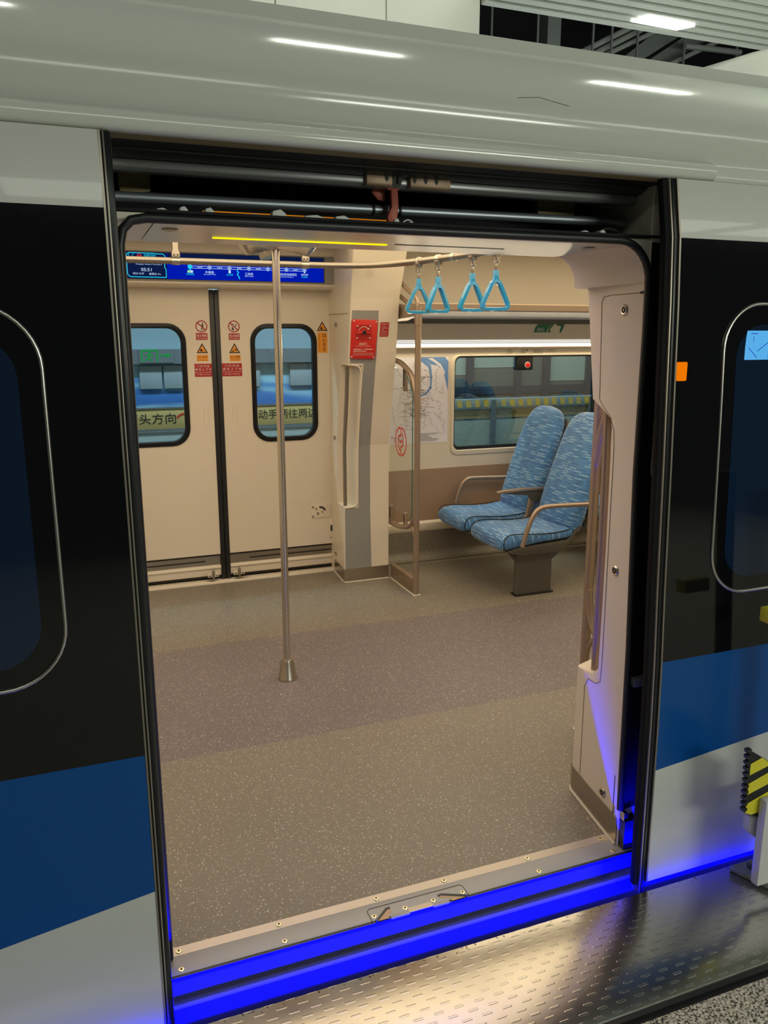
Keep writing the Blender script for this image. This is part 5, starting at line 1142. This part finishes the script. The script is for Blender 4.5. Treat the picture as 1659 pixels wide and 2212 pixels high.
    pd = MB().prism([(2.462, 4.115), (2.472, 4.10), (2.708, 4.10), (2.718, 4.115), (2.718, 4.140), (2.708, 4.150), (2.472, 4.150), (2.462, 4.140)], 'z', 0.012, 0.225).build('pedestal', 'dgrey', r, smooth=30)
    MB().loft([[(2.462, 4.10, 0.222), (2.718, 4.10, 0.222), (2.718, 4.15, 0.222), (2.462, 4.15, 0.222)], [(2.452, 4.085, 0.25), (2.735, 4.085, 0.25), (2.735, 4.19, 0.25), (2.452, 4.19, 0.25)], [(2.440, 4.08, 0.268), (2.75, 4.08, 0.268), (2.75, 4.24, 0.268), (2.440, 4.24, 0.268)]]).build('pedestal_collar', 'dgrey', pd, smooth=30)
    MB().box(2.455, 2.725, 4.092, 4.158, 0.0, 0.013).build('base_trim', 'rubber', pd, bevel=0.003)
    MB().box(2.46, 2.72, 5.02, 5.10, 0.262, 0.30).build('wall_bracket', 'dgrey', r, bevel=0.004)
    return r
seat0 = make_double_seat(); seat0['label'] = 'blue patterned double seat in front of the tinted window'
s2 = copy_tree(seat0); s2.location = (3.62, 4.52, 0); s2['label'] = 'second blue double seat, a sliver seen behind the doorway handrail'
for dx, lb in ((3.56, 'blue double seat on the near side, seen as a reflection at the window left edge'), (4.50, 'blue double seat on the near side, seen as a reflection right of the hammer box')):
    s = copy_tree(seat0); s.location = (dx, 2.48, 0); s.rotation_euler = (0, 0, PI); s['label'] = lb

# ------------------------------------------------------------------ platform side
pf = MB().box(-3.0, 7.0, -4.5, 1.252, -0.12, -0.002).build('platform_floor', 'granite')
struct(pf, 'speckled grey granite platform floor at the lower right corner', 'floor')
gp = empty('gap_plate', (1.2, 1.45, -0.04), 'embossed steel plate along the platform edge below the doorway', 'plate')
MB().box(-1.5, 3.4, 1.287, 1.622, -0.035, 0.0).build('tread_sheet', 'tread', gp, bevel=0.0015)
MB().box(-1.5, 3.4, 1.272, 1.287, -0.06, -0.004).build('edge_rubber', 'rubber', gp)
MB().box(-1.5, 3.4, 1.252, 1.272, -0.06, -0.012).build('joint_gap', 'void', gp)
MB().box(-1.5, 3.4, 1.600, 1.616, -0.30, -0.035).build('edge_beam', 'pit', gp)
gl = empty('gap_light', (1.3, 1.68, -0.14), 'row of blue lamps shining in the gap between train and platform', 'gap light')
MB().box(-0.9, 3.2, 1.672, 1.696, -0.170, -0.158).build('lamp_tube', 'led_blue', gl)
MB().box(1.47, 3.2, 1.628, 1.638, -0.066, -0.052).build('lamp_tube', 'led_blue_soft', gl)
MB().box(-0.9, 0.10, 1.628, 1.638, -0.066, -0.052).build('lamp_tube', 'led_blue_soft', gl)
MB().box(-0.9, 3.2, 1.616, 1.760, -0.200, -0.185).build('lamp_tray', 'rail_grey', gl)
pt_ = MB().box(-3, 8, 1.25, 7.0, -1.3, -1.2).build('track_bed', 'pit'); struct(pt_, 'dark track bed below the gap', 'ground')

pg = empty('platform_gate_post', (1.80, 1.55, 0), 'platform gate post with yellow black striped fin at the right edge', 'gate post')
fin = [(1.660, 0.473), (1.668, 0.472), (1.80, 0.385), (1.80, 0.218), (1.736, 0.248), (1.668, 0.281)]
MB().prism(fin, 'y', 1.500, 1.512).build('fin', 'black', pg)
teeth = MB()
for k in range(11):
    z = 0.478 - k*0.0182; x = 1.662 + k*0.0007
    teeth.prism([(x-0.010, z), (x+0.004, z+0.001), (x+0.004, z-0.009), (x-0.008, z-0.010)], 'y', 1.499, 1.513)
teeth.build('toothed_edge', 'rubber', pg)
def stripe(pts): return flat('hazard_stripe', [pts], 1.4990, 'hazard_y', pg)
stripe([(1.668, 0.433), (1.707, 0.445), (1.735, 0.426), (1.735, 0.414), (1.668, 0.398)])
stripe([(1.667, 0.372), (1.79, 0.408), (1.79, 0.368), (1.668, 0.338)]); stripe([(1.668, 0.309), (1.79, 0.345), (1.79, 0.290), (1.735, 0.273), (1.689, 0.271), (1.668, 0.281)])
MB().box(1.712, 1.95, 1.47, 1.498, 0.05, 0.322).build('post_body', 'post_white', pg, bevel=0.006)
MB().prism([(1.707, 0.252), (1.76, 0.238), (1.92, 0.238), (1.92, 0.09), (1.795, 0.124), (1.712, 0.195)], 'y', 1.515, 1.545).build('shroud', 'post_white', pg, bevel=0.006)
ft = MB().prism([(1.745, 1.605), (2.0, 1.605), (2.0, 1.40), (1.83, 1.40)], 'z', 0.0, 0.02).build('foot_plate', 'foot', pg, bevel=0.004)
for x, y in ((1.80, 1.575), (1.85, 1.51), (1.89, 1.57)): MB().lathe([(0.013, 0), (0.013, 0.008), (0.008, 0.014)], (x, y, 0.02), 'z', 12).build('bolt', 'rail_grey', ft, smooth=True)
MB().box(1.685, 1.78, 1.50, 1.54, 0.838, 0.878).build('upper_marker', 'hazard_y', pg, bevel=0.002)
MB().box(1.84, 1.88, 1.50, 1.53, 0.20, 1.2).build('upright', 'black', pg)

# ------------------------------------------------------------------ station beyond the train
sw = MB().box(-3.0, 9.0, 7.6, 7.7, -1.2, 2.9).build('wall_station', 'mural'); struct(sw, 'blue and white mural wall seen through the far door windows', 'wall')
rl = MB().box(-2.0, 9.0, 7.50, 7.585, 1.325, 1.452).build('station_rail_band', 'rail_band'); tag(rl, 'dark grey horizontal band across the mural behind the door windows', 'rail')
gb = empty('gate_barrier', (1.2, 7.0, -0.1), 'low platform barrier with dull yellow lettered band behind the door windows', 'barrier')
MB().box(-1.0, 2.42, 7.05, 7.15, 0.79, 0.965).build('yellow_band', 'gate_yellow', gb, bevel=0.004)
MB().box(-1.0, 2.42, 7.042, 7.05, 0.775, 0.790).build('lower_edge', 'rail_band', gb)
MB().box(-1.0, 2.42, 7.042, 7.05, 0.965, 0.978).build('upper_edge', 'rail_band', gb)
MB().box(-1.0, 2.42, 7.06, 7.14, -0.6, 0.79).build('lower_panel', 'gate_white', gb)
text(gb, '按箭头方向', 0.54, 0.882, 0.52, 0.09, 7.0465, 'black_ink')
flat('curved_arrow', ring_polys(0.87, 0.85, 0.075, 0.058, 12, 1.0, 35, 150), 7.0465, 'logo_red', gb)
text(gb, '扳动手柄往两边拉', 1.79, 0.888, 0.73, 0.085, 7.0465, 'black_ink')
for i, (x0, x1) in enumerate(((0.56, 0.755), (0.772, 0.965), (1.54, 1.66), (1.95, 2.20))):
    b_ = MB().box(x0, x1, 7.56, 7.602, 1.10, 1.308).build('notice_board', 'sign_board', None, bevel=0.004)
    tag(b_, ('blank grey board under the exit sign, the left one of a pair', 'blank grey board on the mural, right of the one under the exit sign', 'narrow grey board at the left edge of the right door window', 'pale grey board behind the steel pole in the right door window')[i], 'board', 'blank boards on the mural wall')
ex = empty('exit_sign', (0.68, 7.48, 1.36), 'green running man exit sign with arrow on the dark band', 'exit sign')
flat('pictogram', [line_poly((0.585, 1.345), (0.585, 1.445), 0.014), line_poly((0.585, 1.445), (0.72, 1.445), 0.014), line_poly((0.72, 1.445), (0.72, 1.345), 0.014), disc(0.655, 1.425, 0.012, 10), line_poly((0.655, 1.41), (0.64, 1.375), 0.02), line_poly((0.64, 1.38), (0.61, 1.35), 0.012), line_poly((0.645, 1.38), (0.675, 1.352), 0.012), line_poly((0.615, 1.405), (0.69, 1.40), 0.010)], 7.488, 'exit_green', ex)
flat('arrow', [rect(0.745, 0.81, 1.393, 1.407), [(0.80, 1.420), (0.845, 1.400), (0.80, 1.380)]], 7.488, 'exit_green', ex)
MB().box(0.56, 0.86, 7.49, 7.50, 1.335, 1.455).build('sign_plate', 'rail_band', ex)
fb = empty('fence_barrier', (4.2, 6.6, -0.2), 'platform fence with yellow and white blocks seen through the tinted window', 'barrier')
MB().box(2.9, 6.2, 6.60, 6.66, 0.905, 1.0).build('top_rail', 'sign_board', fb, bevel=0.004)
for k in range(16):
    x = 3.27 + k*0.092; flat('yellow_block', [[(x, 0.925), (x+0.050, 0.925), (x+0.040, 0.990), (x-0.010, 0.990)]], 6.5985, 'block_y', fb)
MB().box(2.9, 6.2, 6.62, 6.66, 0.82, 0.905).build('mid_rail', 'gate_yellow', fb)
MB().box(2.9, 6.2, 6.62, 6.66, -0.2, 0.80).build('lower_panel', 'gate_white', fb)
for x in (2.95, 3.62, 4.7): MB().box(x, x+0.05, 6.59, 6.68, -0.2, 0.99).build('post', 'rail_band', fb)

ps = empty('platform_screen', (4.3, 7.35, -0.2), 'row of dark blue framed white panels across the track, seen through the tinted window', 'screen')
for x in (3.30, 3.72, 4.28, 4.62, 5.15, 5.42): MB().box(x, x+0.075, 7.30, 7.38, -0.2, 2.4).build('frame_post', 'navy_frame', ps)
for xa, xb, za, zb in ((3.375, 3.72, 1.18, 1.9), (3.80, 4.28, 1.25, 1.9), (4.70, 5.15, 1.10, 1.9)): MB().box(xa, xb, 7.34, 7.36, za, zb).build('white_panel', 'gate_white', ps)
MB().box(3.30, 5.50, 7.33, 7.37, 0.98, 1.06).build('cross_rail', 'navy_frame', ps)
MB().box(3.38, 5.42, 7.345, 7.355, 0.2, 1.9).build('dark_infill', 'rail_band', ps)
bh = empty('station_bulkhead', (1.5, 4.95, 2.75), 'white panelled bulkhead above the train roof, left of the dark gap', 'bulkhead')
xs = [-0.4, 0.82, 1.246, 1.925, 2.555]
for a, c in zip(xs[:-1], xs[1:]): MB().box(a+0.003, c-0.003, 4.95, 5.0, 2.195, 4.2).build('wall_panel', 'bulkhead', bh, bevel=0.003)
MB().box(-0.4, 2.55, 5.0, 5.05, 2.195, 4.2).build('backing', 'girder', bh)
ZS = 3.6
scl = empty('slatted_ceiling', (5.5, 2.5, ZS), 'pale grey slatted station ceiling at the upper right', 'ceiling')
MB().box(2.57, 9.5, -1.0, 4.99, ZS+0.05, ZS+0.07).build('ceiling_backing', 'girder', scl)
sl = [(y, z) for y, z in ((0, 0.0), (0.065, 0.0), (0.075, 0.012), (0.075, 0.04), (0.0, 0.04))]
for k in range(36):
    y0 = 4.90 - k*0.105
    MB().prism([(y0+a, ZS+z) for a, z in sl], 'x', 2.57, 9.5).build('slat', 'slat', scl)
cl = MB().prism([(3.60, 4.83), (3.665, 4.73), (4.05, 4.745), (3.985, 4.845)], 'z', ZS-0.012, ZS+0.0).build('ceiling_light', 'lum_white'); tag(cl, 'bright rectangular light set in the slatted station ceiling', 'ceiling light')
vd = MB().box(2.0, 14.0, 11.9, 12.0, 2.0, 8.0).build('wall_void', 'void'); struct(vd, 'dark void behind the slatted ceiling', 'wall')
gd = empty('roof_girders', (6.0, 9.0, 3.5), 'dark steel girders in the gap between bulkhead and slatted ceiling', 'girders')
MB().box(5.54, 5.72, 9.0, 9.2, 3.0, 6.5).build('column', 'girder', gd)
for (x0, z0, x1, z1, w_) in ((6.05, 4.91, 6.66, 5.22, 0.035), (6.23, 4.91, 6.84, 5.225, 0.035), (6.36, 4.90, 6.98, 5.20, 0.03), (7.38, 4.92, 8.08, 5.25, 0.03)):
    dx, dz = (x1-x0), (z1-z0)
    MB().rod((x0-dx*1.5, 9.1, z0-dz*1.5), (x1+dx*1.5, 9.1, z1+dz*1.5), w_, 8).build('beam', 'girder_light', gd)
MB().prism([(6.4, 4.68), (6.58, 4.68), (8.0, 5.53), (7.55, 5.53)], 'y', 9.3, 9.35).build('duct', 'girder', gd)
MB().prism([(6.70, 4.68), (6.95, 4.68), (8.45, 5.53), (8.05, 5.53)], 'y', 9.3, 9.35).build('duct', 'girder', gd)
MB().rod((7.55, 9.0, 5.135), (8.45, 9.0, 5.16), 0.035, 8).build('tie', 'girder_light', gd)
for x in (4.80, 5.41, 6.18, 6.45, 6.83, 7.55, 8.40): MB().box(x-0.012, x+0.012, 9.0, 9.02, 4.0, 6.3).build('hanger', 'girder', gd)

# ------------------------------------------------------------------ lights
def area(name, loc, size, sy_, power, col, rot=(0, 0, 0), spread=PI):
    l = bpy.data.lights.new(name, 'AREA'); l.shape = 'RECTANGLE'; l.size = size; l.size_y = sy_; l.energy = power; l.color = col; l.spread = spread
    o = bpy.data.objects.new(name, l); COL.objects.link(o); o.location = loc; o.rotation_euler = rot
    return o
WARM = (1.0, 0.80, 0.50)
area('saloon_lamp', (2.4, 3.42, ZC-0.01), 7.5, 2.30, 108, WARM)
area('wall_strip_lamp', (4.3, 5.070, 1.515), 4.6, 0.06, 17, WARM, (math.radians(-40), 0, 0))
STA = (0.96, 1.0, 0.86)
for k in range(6):
    area('platform_lamp_or_fill', (-1.73 + k*1.38, 2.2, 3.52), 0.50, 0.04, 4, STA)
for k in range(5):
    area('platform_lamp_or_fill', (-1.4 + k*1.9, -1.7, 3.5), 1.6, 0.9, 24, STA)
area('far_platform_lamp', (2.2, 6.0, 3.2), 7.0, 0.3, 300, (0.90, 0.97, 1.0))
area('platform_lamp_or_fill', (3.6, -4.2, 2.6), 2.6, 0.40, 110, STA, (math.radians(60), 0, 0))  # unseen lamp added behind the camera to brighten the door gear cavity
area('bulkhead_lamp', (2.0, 3.6, 4.1), 5.0, 0.2, 28, STA, (math.radians(70), 0, 0))
area('ceiling_fill', (5.6, 2.4, 2.95), 5.0, 0.3, 60, STA, (PI, 0, 0))  # added fill light, no fitting here, brightens the slats from below
area('girder_fill', (6.5, 6.6, 4.3), 4.0, 0.3, 55, STA, (math.radians(105), 0, 0))  # added fill light that lifts the girders out of the dark

area('gap_lamp', (1.15, 1.690, -0.150), 3.9, 0.012, 175.0, (0.0, 0.0, 1.0), (math.radians(131), 0, 0), math.radians(70))
w = bpy.data.worlds.new('station_air'); SC.world = w; w.use_nodes = True
w.node_tree.nodes['Background'].inputs[0].default_value = (0.9, 1.0, 0.9, 1)
w.node_tree.nodes['Background'].inputs[1].default_value = 0.035

# ------------------------------------------------------------------ camera
cam = bpy.data.cameras.new('camera'); co = bpy.data.objects.new('camera', cam); COL.objects.link(co)
cam.sensor_fit = 'VERTICAL'; cam.sensor_height = 36.0; cam.lens = 36.0 * 1720.0 / 2212.0
cam.clip_start = 0.05; cam.clip_end = 100
co.location = (0, 0, 1.6); co.rotation_euler = (math.radians(90 - 12.7), 0, math.radians(-21.1))
SC.camera = co
vs_ = SC.view_settings
vs_.view_transform = 'Standard'; vs_.look = 'None'; vs_.exposure = 0.0; vs_.gamma = 1.0
try: vs_.use_curve_mapping = False
except Exception: pass
